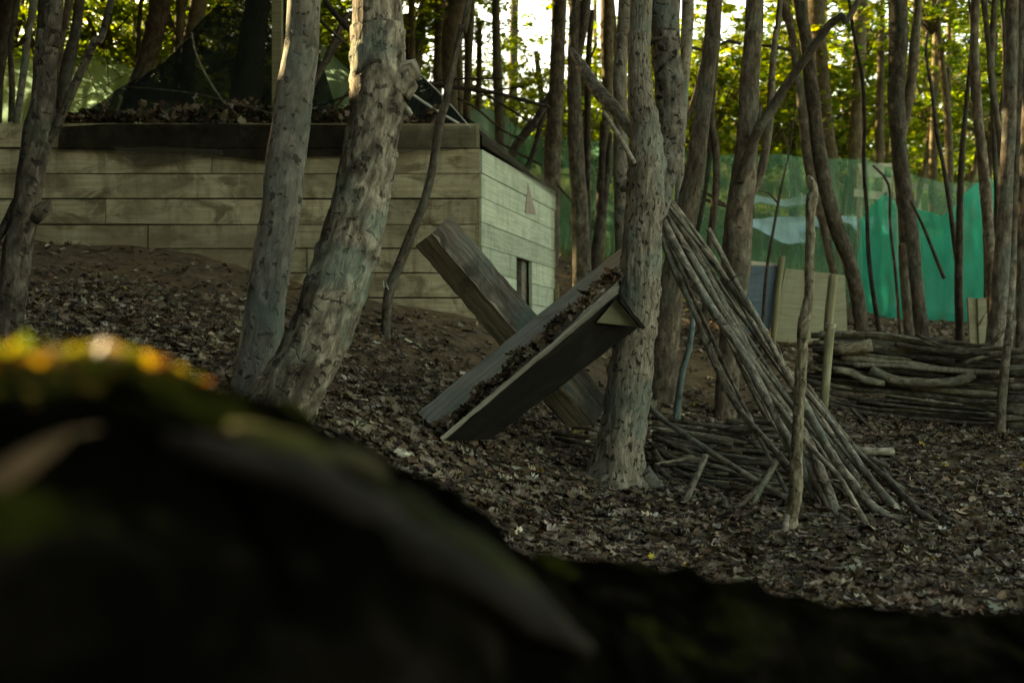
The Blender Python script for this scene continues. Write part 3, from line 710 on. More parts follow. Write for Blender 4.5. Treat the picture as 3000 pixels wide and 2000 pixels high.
# the leaning pair and the left hand tree
tree('grey trunk furthest left, stubby, with a thin limb forking off to the right', 5.0, 1,
     [([(235, 0, 108), (222, 150, 100), (208, 300, 98), (198, 450, 104), (185, 580, 120), (168, 680, 122), (148, 780, 112), (132, 880, 112), (112, 1000, 116), (84, 1120, 122), (68, 1250, 122), (52, 1400, 122), (40, 1568, 124), (30, 1680, 130)], True),
      ([(520, -40, 30), (430, 200, 34), (340, 400, 36), (258, 590, 38), (220, 650, 36)], True),
      ([(232, 915, 14), (215, 950, 62), (150, 1000, 70)], False), ([(-60, 1150, 34), (10, 1060, 38), (80, 930, 44), (130, 860, 40)], False)],
     'bark_deep', seg=26, rough=.07, knob=.08, step=.03)
tree('pale grey trunk of the leaning pair, sunlit on its upper left edge', 4.75, 1,
     [([(1396, -10, 150), (1388, 150, 152), (1372, 300, 160), (1350, 450, 168), (1334, 600, 172), (1312, 750, 176), (1298, 900, 178), (1272, 1050, 176), (1246, 1200, 176), (1222, 1380, 180), (1195, 1568, 186), (1172, 1720, 200), (1160, 1850, 216)], True)],
     'bark_grey', seg=40, rough=.045, knob=.045, step=.02)
tree('rugged dark barked trunk of the leaning pair with a swollen knot on its right', 4.5, 2,
     [([(318, -10, 225), (322, 120, 232), (322, 250, 246), (330, 370, 262), (322, 480, 250), (302, 600, 236), (285, 720, 244), (262, 850, 252), (232, 980, 262), (200, 1100, 266), (160, 1240, 270), (108, 1400, 282), (42, 1568, 272), (-25, 1700, 282), (-110, 1860, 300)], True),
      ([(492, 375, 50), (470, 330, 120), (440, 360, 150), (400, 420, 150)], False), ([(478, 530, 22), (440, 500, 50), (380, 480, 70)], False)],
     'bark_rough', seg=56, rough=.05, knob=.09, step=.016)
# the main forked tree with the poles leaning on it
main = tree('thick forked trunk in the middle that the poles lean against', 5.25, 0,
     [([(1878, -10, 60), (1872, 100, 62), (1872, 190, 64), (1880, 290, 70), (1892, 370, 82), (1893, 470, 104), (1888, 570, 108), (1880, 680, 110), (1874, 800, 116), (1868, 900, 120), (1856, 1000, 120), (1845, 1117, 124), (1832, 1230, 128), (1812, 1320, 142), (1806, 1390, 168), (1800, 1430, 200), (1798, 1470, 250)], True),
      ([(1952, -10, 80, 5.4), (1948, 130, 80, 5.4), (1958, 230, 78, 5.4), (1966, 340, 76, 5.4), (1962, 440, 74, 5.38), (1945, 530, 66, 5.34), (1915, 640, 60, 5.27)], True),
      ([(1818, 558, 14), (1835, 545, 36), (1870, 520, 44)], False)],
     'bark_main', seg=44, rough=.06, knob=.12, step=.022, base=False, flute=.08)
for i, pp in enumerate([[(1880, 1385, 60), (1925, 1430, 44), (1985, 1475, 16)], [(1770, 1400, 60), (1725, 1440, 36), (1700, 1475, 14)], [(1815, 1410, 60), (1810, 1470, 40), (1825, 1510, 20)]]):
    p2, r2 = stem_pts(pp, 5.2 - .06 * (i == 2), 0)
    MB().tube(p2, r2, 14, .03, .1, .1, i).build('root', M['bark_main'], main)
# broken limb fallen against the main fork
rod('broken_limb', pl([(140, 285, 5.75), (200, 370, 5.7), (280, 500, 5.6), (400, 625, 5.45), (470, 720, 5.38), (520, 800, 5.32)], 0, 3), [.014, .024, .03, .034, .03, .024], 'pole', 'thick broken limb lodged against the fork of the middle tree', 'branch', seg=14, rough=.15)
rod('broken_limb', pl([(330, 640, 5.3), (410, 770, 5.22), (505, 935, 5.13)], 0, 3), [.008, .012, .01], 'beam_edge', 'pale peeled stick beneath the broken limb left of the fork', 'stick', seg=8, rough=.1)
# mid distance
tree('slim trunk just left of the middle tree with a pale lit edge', 6.6, 3,
     [([(455, -10, 78), (440, 200, 76), (425, 400, 76), (425, 600, 78), (428, 800, 84), (432, 1000, 92), (440, 1250, 92), (445, 1500, 94), (450, 1750, 96)], True)], 'bark_grey', seg=18, knob=.06, step=.04)
tree('slender twin stemmed trunk standing right of the bunker side wall', 10.3, 3,
     [([(168, -10, 66), (162, 200, 70), (160, 350, 74), (162, 600, 80), (172, 850, 88), (184, 1050, 94), (194, 1250, 100), (204, 1450, 104), (208, 1600, 112)], True), ([(232, -10, 55), (215, 150, 52), (185, 310, 50), (165, 430, 40)], True)], 'bark_brown', seg=16, knob=.05)
tree('brown trunk rising behind the far top corner of the bunker side', 11.4, 3,
     [([(78, -10, 78), (68, 250, 80), (58, 500, 90), (42, 800, 96), (30, 1100, 100), (25, 1300, 104)], True)], 'bark_brown', seg=14, knob=.04)
tree('dark leaning stem crossing behind the slender twin stemmed trunk', 11.6, 3,
     [([(330, 700, 40), (320, 1000, 50), (310, 1250, 60), (280, 1500, 60)], False), ([(372, 760, 20), (350, 1000, 40), (320, 1250, 50)], False)], 'bark_dark', crown=False, seg=10)
tree('mossy dark trunk between the twin stems and the middle tree', 12.8, 3,
     [([(352, -10, 84), (350, 200, 80), (352, 500, 66), (338, 900, 54), (325, 1200, 50)], True)], 'bark_far', seg=10)
tree('thin dark trunk directly right of the slender twin stems', 11.9, 3,
     [([(262, 60, 30), (245, 300, 34), (238, 650, 38), (236, 950, 38), (238, 1250, 36)], False)], 'bark_dark', seg=8, crown=False)
tree('pole straight trunk visible just right of the main fork', 8.4, 3,
     [([(815, -10, 72), (808, 200, 72), (796, 400, 62), (785, 600, 56), (770, 900, 50), (760, 1200, 48), (750, 1500, 46)], True)], 'bark_grey', seg=12)
tree('grey brown trunk passing behind the leaning poles', 7.2, 3,
     [([(968, -10, 88), (945, 250, 92), (918, 500, 92), (888, 700, 96), (858, 950, 106), (820, 1150, 118), (760, 1450, 130), (705, 1750, 150), (680, 2000, 160), (665, 2330, 178)], True)], 'bark_brown', seg=22, knob=.07, step=.035)
tree('thin crooked dark stem between the two grey trunks behind the poles', 8.8, 3,
     [([(990, 200, 34), (965, 420, 40), (945, 650, 42), (968, 820, 46), (980, 950, 46), (965, 1180, 42), (940, 1400, 44), (930, 1560, 44)], False), ([(940, 700, 18), (938, 900, 24), (905, 1150, 26), (868, 1330, 26)], False), ([(888, 380, 20), (850, 560, 24), (800, 700, 26), (775, 780, 26)], False)], 'bark_dark', seg=10, crown=False)
t10 = tree('tall trunk right of the poles with a long limb slanting up to the right', 6.95, 3,
     [([(1200, -10, 98), (1186, 200, 100), (1172, 400, 106), (1162, 600, 112), (1152, 800, 122), (1136, 1000, 140), (1112, 1200, 154), (1095, 1400, 162), (1088, 1568, 164), (1072, 1850, 140), (1050, 2100, 128), (1030, 2350, 130), (1026, 2430, 150)], True),
      ([(1805, -20, 34, 6.5), (1700, 90, 40, 6.5), (1640, 130, 44, 6.55), (1568, 222, 46, 6.6), (1500, 320, 48, 6.65), (1440, 402, 50, 6.7), (1360, 520, 52, 6.75), (1290, 640, 58, 6.8), (1220, 740, 62, 6.82), (1160, 900, 56, 6.86), (1110, 1050, 50, 6.88)], True),
      ([(1345, -10, 30), (1318, 200, 34), (1300, 380, 38), (1290, 600, 42), (1270, 800, 46), (1242, 960, 50), (1210, 1060, 44), (1180, 1120, 40)], True),
      ([(1240, 600, 12, 6.8), (1222, 680, 22, 6.8), (1210, 740, 26, 6.83)], False)],
     'bark_brown', seg=24, knob=.07, step=.035, flute=.05)
tree('pair of leaning stems right of the standing rotten pole', 9.35, 4,
     [([(285, -10, 72), (310, 180, 70), (335, 380, 72), (360, 600, 78), (388, 850, 84), (425, 1080, 88), (480, 1280, 88), (545, 1450, 84), (590, 1600, 80), (620, 1760, 78), (632, 1880, 84)], True),
      ([(185, -10, 56), (225, 150, 46), (250, 320, 42), (280, 520, 50), (305, 700, 54), (325, 900, 58), (370, 1120, 54), (420, 1300, 46), (455, 1480, 46), (520, 1700, 48), (575, 1860, 50)], True)],
     'bark_brown', seg=14, knob=.06, step=.05)
tree('broad dark trunk with leafy sprigs above the netting', 14.6, 4, [([(375, -10, 100), (385, 250, 98), (405, 500, 100), (425, 750, 108), (440, 900, 114), (445, 1100, 118)], True)], 'bark_far', seg=12)
tree('straight dark trunk reaching down to the net top edge', 15.0, 4, [([(635, -10, 84), (625, 250, 76), (615, 500, 76), (605, 750, 84), (600, 1000, 90), (600, 1200, 92)], True)], 'bark_far', seg=12)
tree('slim mossy trunk seen green through the teal netting', 14.0, 4, [([(750, 200, 40), (742, 500, 44), (735, 800, 48), (730, 1100, 50), (730, 1400, 52)], False)], 'bark_far', seg=10, crown=False)
tree('thin wavy stem standing before the teal netting', 9.8, 4,
     [([(560, -10, 18), (600, 250, 20), (640, 450, 22), (652, 700, 24), (648, 950, 24), (665, 1200, 24), (672, 1400, 26), (690, 1600, 28), (720, 1800, 30)], False)], 'bark_dark', seg=8, crown=False)
tree('stout fork low on its trunk in front of the teal netting', 9.6, 4,
     [([(842, -10, 104), (848, 200, 104), (838, 400, 98), (834, 600, 94), (848, 800, 84), (858, 950, 86), (885, 1150, 96), (905, 1350, 108), (930, 1568, 100), (960, 1750, 78), (985, 1900, 76)], True),
      ([(960, -10, 40), (945, 200, 52), (930, 400, 58), (900, 600, 58), (870, 750, 54), (855, 830, 50)], True),
      ([(872, 1400, 50, 9.58), (880, 1568, 54, 9.55), (895, 1750, 52, 9.5), (905, 1880, 52, 9.45), (912, 1950, 54, 9.4)], False)],
     'bark_brown', seg=18, knob=.08, step=.045)
tree('whip thin sapling leaning right across the pale green net', 9.9, 4,
     [([(1015, 180, 14), (1005, 320, 18), (1040, 520, 22), (1065, 750, 24), (1110, 980, 26), (1145, 1200, 28), (1170, 1400, 30), (1195, 1600, 30), (1210, 1900, 30)], False)], 'bark_dark', seg=7, crown=False)
tree('thin dark stem right of the whip thin sapling', 9.5, 4,
     [([(1262, 300, 20), (1240, 560, 28), (1222, 760, 32), (1205, 1000, 36), (1198, 1300, 42), (1192, 1568, 46), (1195, 1800, 46), (1195, 1950, 48)], False)], 'bark_dark', seg=9, crown=False)
tree('grey stem bulging at mid height near the right hand cluster', 8.9, 4,
     [([(1290, -10, 46), (1282, 250, 50), (1290, 480, 58), (1305, 700, 56), (1330, 920, 58), (1352, 1150, 62), (1370, 1400, 58), (1380, 1568, 56), (1390, 1900, 60)], True)], 'bark_brown', seg=12, knob=.06)
tree('thin fluted stem leaning left within the right hand cluster', 8.6, 4,
     [([(1345, -10, 26), (1362, 200, 30), (1380, 420, 40), (1405, 650, 40), (1440, 850, 38), (1455, 1100, 40), (1465, 1400, 50), (1470, 1800, 60)], True), ([(1400, -10, 34), (1385, 200, 40), (1378, 430, 40)], True)], 'bark_brown', seg=10)
tree('thick double trunk of the right hand cluster', 8.1, 4,
     [([(1500, -10, 70), (1498, 250, 74), (1490, 500, 74), (1480, 800, 76), (1462, 1100, 80), (1448, 1400, 86), (1430, 1650, 92), (1400, 1950, 96)], True), ([(1560, -10, 60), (1552, 300, 60), (1542, 700, 60), (1525, 1100, 58), (1500, 1500, 60), (1470, 1800, 60)], True)], 'bark_brown', seg=16, knob=.08)
tree('trunk cut by the right border of the view', 7.7, 4,
     [([(1620, -10, 60), (1600, 400, 64), (1585, 800, 66), (1572, 1200, 70), (1566, 1568, 74), (1560, 2000, 84), (1556, 2300, 90)], True)], 'bark_brown', seg=14, knob=.08)
for k, (x0, x1, x2, w) in enumerate([(1440, 1452, 1440, 20), (1330, 1395, 1420, 22), (1470, 1420, 1400, 16), (1525, 1530, 1500, 24), (1250, 1300, 1345, 16)]):
    tree('whippy young stem among the right hand trunk cluster', 9.0 + .3 * k, 4, [([(x0, -10, w), ((x0 + x1) / 2 + 10, 400, w), (x1, 800, w + 4), (x2, 1400, w + 6), (x2, 1900, w + 8)], False)], 'bark_dark', group='young stems in the right hand cluster', seg=7, crown=False)
tree('bare twig sapling slanting right before the teal net', 9.4, 4, [([(700, 950, 12), (790, 1060, 14), (800, 1300, 16), (830, 1568, 18), (850, 1850, 20)], False), ([(915, 1150, 14), (980, 1280, 18), (1050, 1450, 20), (1110, 1600, 22)], False)], 'bark_dark', seg=6, crown=False)
tree('spindly bare sapling in front of the blue tarpaulin', 8.6, 3, [([(1430, 600, 8), (1400, 850, 10), (1345, 1100, 14), (1300, 1350, 18), (1265, 1568, 20), (1240, 1900, 22)], False), ([(1210, 1090, 8), (1280, 1110, 10), (1330, 1165, 12)], False)], 'bark_dark', seg=6, crown=False)
# behind the bunker
BK = [('slim dark trunk nearest the knotted trunk, left of the sky gap', 12.4, [(478, -10, 32), (480, 200, 32), (482, 480, 34)]),
      ('second dark trunk left of the sky gap, leaning slightly', 13.0, [(545, -10, 50), (520, 150, 50), (500, 300, 50), (490, 500, 52)]),
      ('third dark trunk left of the sky gap', 12.6, [(610, -10, 46), (604, 250, 46), (596, 520, 46)]),
      ('broad brown trunk behind the thin leaning sapling', 11.6, [(682, -10, 92), (662, 150, 84), (652, 300, 74), (660, 450, 66), (664, 600, 68)]),
      ('slim trunk at the left rim of the bright sky gap', 12.2, [(748, -10, 48), (742, 200, 42), (738, 400, 38), (732, 580, 38)]),
      ('dark trunk standing in the middle of the bright sky gap', 11.9, [(866, -10, 38), (868, 150, 40), (874, 350, 48), (884, 550, 48), (884, 720, 46)])]
for lb, d, pts in BK: tree(lb, d, 2, [(pts + [(pts[-1][0], 900, pts[-1][2])], True)], 'bark_far', seg=10)
tree('crooked brown branchy stem leaning left behind the bunker side', 11.7, 2,
     [([(1120, 420, 26), (1060, 540, 40), (980, 640, 42), (925, 740, 44), (880, 850, 46)], False), ([(1115, 430, 16), (1075, 560, 24), (1045, 680, 26), (1005, 785, 26), (960, 900, 26)], False), ([(860, 640, 10), (960, 700, 12), (1080, 760, 10)], False)], 'bark_dark', seg=9, crown=False)
rod('long_branch', pl([(495, 378, 10.8), (640, 395, 10.8), (760, 412, 10.8), (870, 428, 10.8), (1000, 462, 10.8), (1115, 492, 10.8)], 0, 2), [.024, .024, .022, .02, .018, .012], 'bark_dark', 'long dead branch reaching across above the bunker corner', 'branch', seg=8, rough=.15)
for k, pts in enumerate([[(690, 450), (780, 500), (900, 600), (1000, 640)], [(830, 440), (960, 520), (1080, 600)], [(1000, 400), (900, 410), (760, 450)], [(1150, 850), (1220, 930)], [(1255, 380), (1330, 200)], [(500, 430), (600, 370), (900, 360)]]):
    rod('dead_branch', pl([(x, y, 11 + .1 * k) for x, y in pts], 0, 2), [.012] * len(pts), 'bark_dark', 'thin dead branch criss crossing above the bunker side', 'branch', 'dead branches above the bunker side', seg=5)
for k, pts in enumerate([[(750, 260), (830, 272), (905, 290), (985, 260)], [(985, 262), (1050, 235), (1120, 252)], [(1235, 262), (1330, 272), (1420, 295)], [(870, 1080), (940, 1120), (1030, 1180)], [(860, 1130), (960, 1160), (1050, 1190)]]):
    rod('dead_branch', pl([(x, y, 9.2) for x, y in pts], 0, 3), [.012] * len(pts), 'bark_dark', 'thin crooked branch crossing between the trunks right of the fork', 'branch', 'crooked branches right of the fork', seg=6, rough=.2)
BL = [('wide shadowy trunk behind the peaked net, nearest the pale trunk', 10.9, [(1185, -10, 110), (1165, 150, 120), (1145, 300, 132), (1125, 480, 145), (1115, 600, 150)], 'bark_far'),
      ('dark trunk leaning left behind the edge of the peaked net', 10.8, [(735, -10, 100), (715, 120, 95), (680, 250, 85), (640, 360, 80), (600, 480, 80)], 'bark_dark'),
      ('brownish trunk above the middle of the net slope', 11.2, [(915, -10, 75), (890, 120, 72), (865, 250, 70), (850, 500, 70)], 'bark_far'),
      ('slim trunk above the net slope between two thicker ones', 11.5, [(830, -10, 45), (825, 150, 45), (822, 500, 46)], 'bark_far'),
      ('thin far stem above the left foot of the net', 12.2, [(648, -10, 20), (640, 120, 20), (632, 300, 22), (630, 500, 22)], 'bark_dark'),
      ('shadowed trunk behind the left hand tree, right of it', 8.9, [(362, 30, 44), (335, 200, 52), (308, 320, 56), (290, 450, 56), (285, 560, 56)], 'bark_dark'),
      ('second shadowed stem hugging the left hand tree', 9.2, [(320, -10, 36), (290, 120, 36), (265, 300, 36), (262, 560, 36)], 'bark_dark'),
      ('pale slim sapling left of the left hand tree', 8.9, [(155, -10, 34), (130, 150, 32), (112, 300, 32), (95, 430, 30), (75, 570, 30)], 'bark_grey'),
      ('crooked slim dark stem beside the pale slim sapling', 9.2, [(80, -10, 26), (55, 150, 26), (48, 250, 24), (55, 400, 26), (50, 560, 26)], 'bark_dark'),
      ('dark trunk in the top left corner of the view', 9.6, [(40, -10, 80), (20, 150, 60), (-5, 330, 50), (-20, 560, 50)], 'bark_dark')]
for lb, d, pts, mt in BL: tree(lb, d if d > 10.4 else d, 1, [(pts, True)], mt, seg=12, base=(d > 10.4), up=7)
r_ = thing('net_post', P(*c1(1265, 560), 8.75), 'straight squared olive post behind the netted roof', 'post')
a = P(*c1(1249, -30), 8.3); b = P(*c1(1249, 566), 8.3)
MB().quadbox(b, b + Vector((.068, 0, 0)), a + Vector((.068, 0, 0)), a, .07).build('shaft', M['post'], r_, smooth=False)
for k, pts in enumerate([[(1490, 0), (1568, 100), (1650, 180)], [(1470, 95), (1540, 160), (1600, 210)], [(1600, 60), (1530, 200), (1470, 330), (1400, 460)], [(1568, 170), (1500, 280), (1440, 380)], [(1440, 500), (1568, 450), (1700, 400)], [(1440, 560), (1520, 520), (1600, 420)]]):
    rod('dead_branch', pl([(x, y, 7.5 + .3 * k) for x, y in pts], 0, 1), [.011 + .01 * (k in (0, 2, 3))] * len(pts), 'bark_dark', 'dark branch tangled between the two leaning trunks', 'branch', 'branches between the leaning trunks', seg=6, rough=.15)
tree('thin crooked sapling leaning against the bunker front', 6.95, 2,
     [([(745, -10, 34), (712, 120, 34), (690, 220, 34), (655, 370, 36), (635, 480, 38), (606, 570, 38), (592, 680, 40), (570, 800, 42), (535, 930, 42), (495, 1030, 44), (450, 1150, 44), (415, 1240, 46), (385, 1310, 46), (368, 1400, 44), (362, 1490, 48)], True)],
     'bark_brown', seg=12, rough=.12, step=.03)
rod('cord', pl([(350, 1290), (352, 1320), (365, 1318), (362, 1295), (374, 1330)], 6.9, 2), [.003] * 5, 'twine_white', 'scrap of white twine tied low on the crooked sapling', 'cord')
# leafy trees in the background
LB = ['leafy yellow green tree glowing behind the right hand trunks', 'leafy tree at the edge of the bright sky gap', 'dusky leafy tree behind the left part of the bunker']
LG = ['backlit leafy trees at the right', 'leafy trees round the sky gap', 'leafy trees behind the bunker']
bgt = []
for px in range(1990, 3250, 125): bgt.append((px + random.uniform(-30, 30), random.uniform(150, 330), random.uniform(14, 19), 0, .95))
for px in range(2350, 3300, 190): bgt.append((px, random.uniform(-100, 120), random.uniform(12.5, 16), 0, .7))
for px in range(1950, 3400, 130): bgt.append((px, random.uniform(230, 380), random.uniform(20, 27), 0, 1.25))
bgt += [(1500, 330, 15, 1, .6), (1590, 380, 16, 1, .7), (1400, 420, 17, 1, .7), (1700, 370, 15, 1, .8), (1790, 330, 17, 1, .9), (1880, 300, 18, 1, 1.), (1990, 330, 19, 1, 1.),
        (1330, -60, 13, 1, .55), (1650, -120, 16, 1, .6), (1190, 40, 13, 1, .55), (1240, 230, 14, 1, .6), (2080, 330, 22, 1, 1.2), (1600, 480, 22, 1, 1.2), (1800, 460, 24, 1, 1.2), (1450, 470, 24, 1, 1.2)]
bgt += [(1405, 60, 13, 1, .38), (1570, 150, 14, 1, .42), (1460, 250, 14, 1, .4)]
bgt += [(40, -20, 13, 2, .8), (170, 60, 14, 2, .7), (300, -10, 13, 2, .75), (420, 50, 13.5, 2, .8), (520, -40, 13, 2, .75), (640, 60, 14, 2, .8), (760, 150, 15, 2, .9), (880, 60, 14, 2, .9), (1000, 120, 14, 2, .8), (1080, -20, 13, 2, .8), (-80, 150, 14, 2, .8)]
for px in range(-60, 1300, 85): bgt.append((px + random.uniform(-20, 20), random.uniform(270, 330), random.uniform(16, 21), 2, random.uniform(.8, 1.05)))
for px in range(380, 1150, 130): bgt.append((px + random.uniform(-20, 20), random.uniform(60, 190), random.uniform(15, 21), 2, random.uniform(.8, 1.05)))
for i, (px, py, d, k, sc) in enumerate(bgt):
    c = P(px, py, d); bx, by = c.x + random.uniform(-.4, .4), c.y + random.uniform(-.2, .5)
    root = thing('leafy_tree', (bx, by, gz(bx, by) - .1), LB[k], 'tree', LG[k])
    MB().tube([Vector((bx, by, gz(bx, by) - .1)), Vector(((bx + c.x) / 2 + .1, by, (c.z + gz(bx, by)) / 2)), c], [.055, .045, .03], 7, .3, .08).build('trunk', M['bark_far'], root)
    add_crown(root, c, CR[i % 4], i * 1.7, sc)
for i in range(34):
    px = random.choice([random.uniform(1300, 2000), random.uniform(1950, 3100), random.uniform(1950, 3100), random.uniform(0, 1250)]); d = random.uniform(15, 28); x = (px - 1500) / FPX * d; b = Vector((x, d, gz(x, d) - .1)); r0 = random.uniform(.035, .085)
    ln = random.uniform(-.5, .5)
    root = thing('far_tree', b, 'slim far trunk in the backlit wood beyond the netting', 'tree', 'slim far trunks in the backlit wood')
    MB().tube([b, b + Vector((ln * .3, 0, 3)), b + Vector((ln, 0, 6)), b + Vector((ln * 1.6, 0, 10))], [r0, r0 * .9, r0 * .8, r0 * .5], 8, .5, .05).build('trunk', M['bark_far'], root)
    add_crown(root, b + Vector((ln * 1.6, 0, 10)), CN[i % 3], i, 1.1)
# more trees of the wood outside the picture: their crowns shade the clearing
off = [(-3.5, 2.5), (-6.6, 9.6), (-3.0, -1.5), (-.8, -2.6), (1.6, -3.0), (4.0, -1.6), (5.2, 2.2), (4.8, 5.2), (-6.5, 10.5), (2.9, .4), (-2.2, .2), (6.4, 8.2), (-5.8, 3.8), (7.6, 4.5), (-1.2, 7.2 - 11)]
for i, (x, y) in enumerate(off):
    b = Vector((x, y, gz(x, y) - .1)); r0 = random.uniform(.07, .13)
    root = thing('tree', b, 'grey trunk of the wood around the clearing, out of view', 'tree', 'trees of the wood around the clearing')
    MB().tube([b, b + Vector((.1, 0, 2.5)), b + Vector((.25, .1, 6.4))], [r0, r0 * .85, r0 * .6], 12, .2, .06).build('trunk', M['bark_brown'], root)
    add_crown(root, b + Vector((.25, .1, 6.2)), CN[i % 3], i * .9, 1.35)

# unseen leaf screens added to block light; gaps let low sun through
def beam_mask(pos, targets):
    k = np.ones(len(pos), bool); s = np.array(SDIR)
    for t, r in targets:
        v = pos - np.array(t); along = v @ s; dist = np.linalg.norm(v - along[:, None] * s, axis=1)
        k &= ~((dist < r) & (along > .3))
    return k
TG = [(P(120, 1075, .60), .36), (P(-60, 1150, .56), .36), (P(828, 80, 4.66), .27), (P(840, -120, 4.7), .27), (P(800, 230, 4.66), .25)]
def leaf_screen(n, lo, hi, size, name, label, skew=0.):
    pos = rng.uniform(lo, hi, (n, 3)); pos[:, 0] -= skew * np.clip(pos[:, 1], 6, 99) + (skew > 0) * .35 * np.clip(pos[:, 1] - 9, 0, 9); pos[:, 2] += ground_z(pos[:, 0], pos[:, 1])
    pos = pos[beam_mask(pos, TG)]
    me = cloud_mesh(name, pos, rots(len(pos), 1.2), size * rng.lognormal(0, .2, len(pos)), pal(len(pos), [(.03, .05, .015), (.05, .075, .02), (.07, .09, .025)], [3, 3, 2]), CT, M['canopy'])
    o = link(name, me); tag(o, label, 'leaf screen', kind='stuff')
leaf_screen(17000, (-4.2, -3, 0), (-1.8, 17, 10), .42, 'light_screen', 'unseen leaf screen added on the left to hold back the low sun', .46)
leaf_screen(3500, (-6, -6.5, 0), (6, -4.8, 4.5), .42, 'light_screen', 'unseen leaf screen added behind the viewer to darken the log')

# ------------------------------------------------------------------ hedgehog barrier
hx = thing('hedgehog_barrier', P(1450, 1250, 5.1), 'crossed timber hedgehog obstacle of grey boards holding fallen leaves', 'barrier')
def V3(cx, cy_, d): return P(*c5(cx, cy_), d)
def subboard(a, b, c, d, th, mat, name, parent, nl=70, nw=5, rag=.007, tone=None):
    """board with slightly worn, uneven edges: a-b and d-c are the long edges"""
    a, b, c, d = map(Vector, (a, b, c, d)); n = (b - a).cross(d - a).normalized(); V = []; L = (b - a).length; W = (d - a).length
    o1, o2 = random.uniform(0, 30), random.uniform(0, 30); wd = (d - a).normalized()
    for i in range(nl + 1):
        t = i / nl; p = a.lerp(b, t); q = d.lerp(c, t)
        p = p + wd * rag * mnoise.noise(Vector((t * L * 14, o1, 0))) * 1.6; q = q + wd * rag * mnoise.noise(Vector((t * L * 14, o2, 5))) * 1.6
        for j in range(nw + 1):
            v = p.lerp(q, j / nw) + n * (rag * .6 * mnoise.noise(Vector((t * L * 5, j * .7, o1))))
            V.append(v)
    m = len(V); V += [v - n * th for v in V]
    F = []; UV = []; k = nw + 1
    uvf = lambda idx: (o1 + (idx // k) / nl * L, o2 + (idx % k) / nw * W)
    for i in range(nl):
        for j in range(nw):
            q = (i * k + j, (i + 1) * k + j, (i + 1) * k + j + 1, i * k + j + 1); F.append(q); UV.append([uvf(x) for x in q])
            q2 = tuple(reversed(q)); F.append(tuple(x + m for x in q2)); UV.append([uvf(x) for x in q2])
    def edge(seq):
        for x, y in zip(seq[:-1], seq[1:]):
            F.append((y, x, x + m, y + m)); u0, u1 = uvf(x), uvf(y); UV.append([u1, u0, (u0[0] + th, u0[1] + th), (u1[0] + th, u1[1] + th)])
    edge([i * k for i in range(nl + 1)]); edge([nl * k + j for j in range(k)]); edge([i * k + nw for i in range(nl, -1, -1)]); edge([j for j in range(nw, -1, -1)])
    mb = MB().add(V, F, UV, tone); o = mb.build(name, M[mat], parent, smooth=False); return o
# rear beam: an angle of two boards, ridge towards the viewer
dA, dB_ = 5.62, 5.42
r0, r1 = V3(287, 147, dA - .07), V3(1120, 1125, dB_ - .10)
rt0, rt1 = V3(382, 50, dA), V3(1190, 985, dB_)
lf0, lf1 = V3(202, 208, dA + .04), V3(985, 1135, dB_)
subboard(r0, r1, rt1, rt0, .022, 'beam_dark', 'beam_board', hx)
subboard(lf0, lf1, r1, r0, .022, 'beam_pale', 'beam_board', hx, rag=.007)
# front beam: a trough of two boards, open upwards
g0, g1 = V3(322, 1205, 5.02), V3(1275, 345, 5.17)        # bottom of the trough
bu0, bu1 = V3(150, 1112, 5.22), V3(1290, 190, 5.50)      # upper edge of the rear board
subboard(g0 + Vector((0, .02, -.01)), g1 + Vector((0, .02, -.01)), bu1, bu0, .022, 'beam_grey', 'beam_board', hx, rag=.006)
e0, e1 = V3(328, 1188, 4.90), V3(1246, 408, 4.92)        # rim of the front board
q0, q1 = V3(590, 1196, 5.0), V3(1345, 622, 5.14)
e1b = V3(1238, 455, 4.90)
subboard(V3(345, 1203, 4.90), e1b, e1, e0, .03, 'beam_edge', 'rim_strip', hx, rag=.0025)
subboard(V3(590, 1196, 5.12), V3(1345, 622, 5.10), V3(1236, 452, 4.925), V3(350, 1203, 4.925), .022, 'shade_dark_wood', 'beam_board', hx, rag=.006)
mb = MB(); tr = [V3(1128, 600, 4.95), V3(1345, 622, 5.03), V3(1236, 472, 4.90)]; k = [p + Vector((0, .02, 0)) for p in tr]
mb.add(tr + k, [(0, 1, 2), (5, 4, 3), (0, 3, 4, 1), (1, 4, 5, 2), (2, 5, 3, 0)], [[(0, 0), (.12, 0), (.06, .1)], [(0, 0), (.12, 0), (.06, .1)]] + [[(0, 0), (.1, 0), (.1, .02), (0, .02)]] * 3)
mb.build('end_gusset', M['ply'], hx, smooth=False)
subboard(V3(1240, 462, 4.89), V3(1358, 612, 5.02), V3(1345, 625, 5.02), V3(1228, 478, 4.89), .03, 'shade_dark_wood', 'end_rim', hx, 8, 2)
subboard(V3(140, 1115, 5.075), V3(325, 1208, 5.0), V3(322, 1188, 5.0), V3(155, 1096, 5.08), .02, 'beam_dark', 'foot_strip', hx, 10, 2)
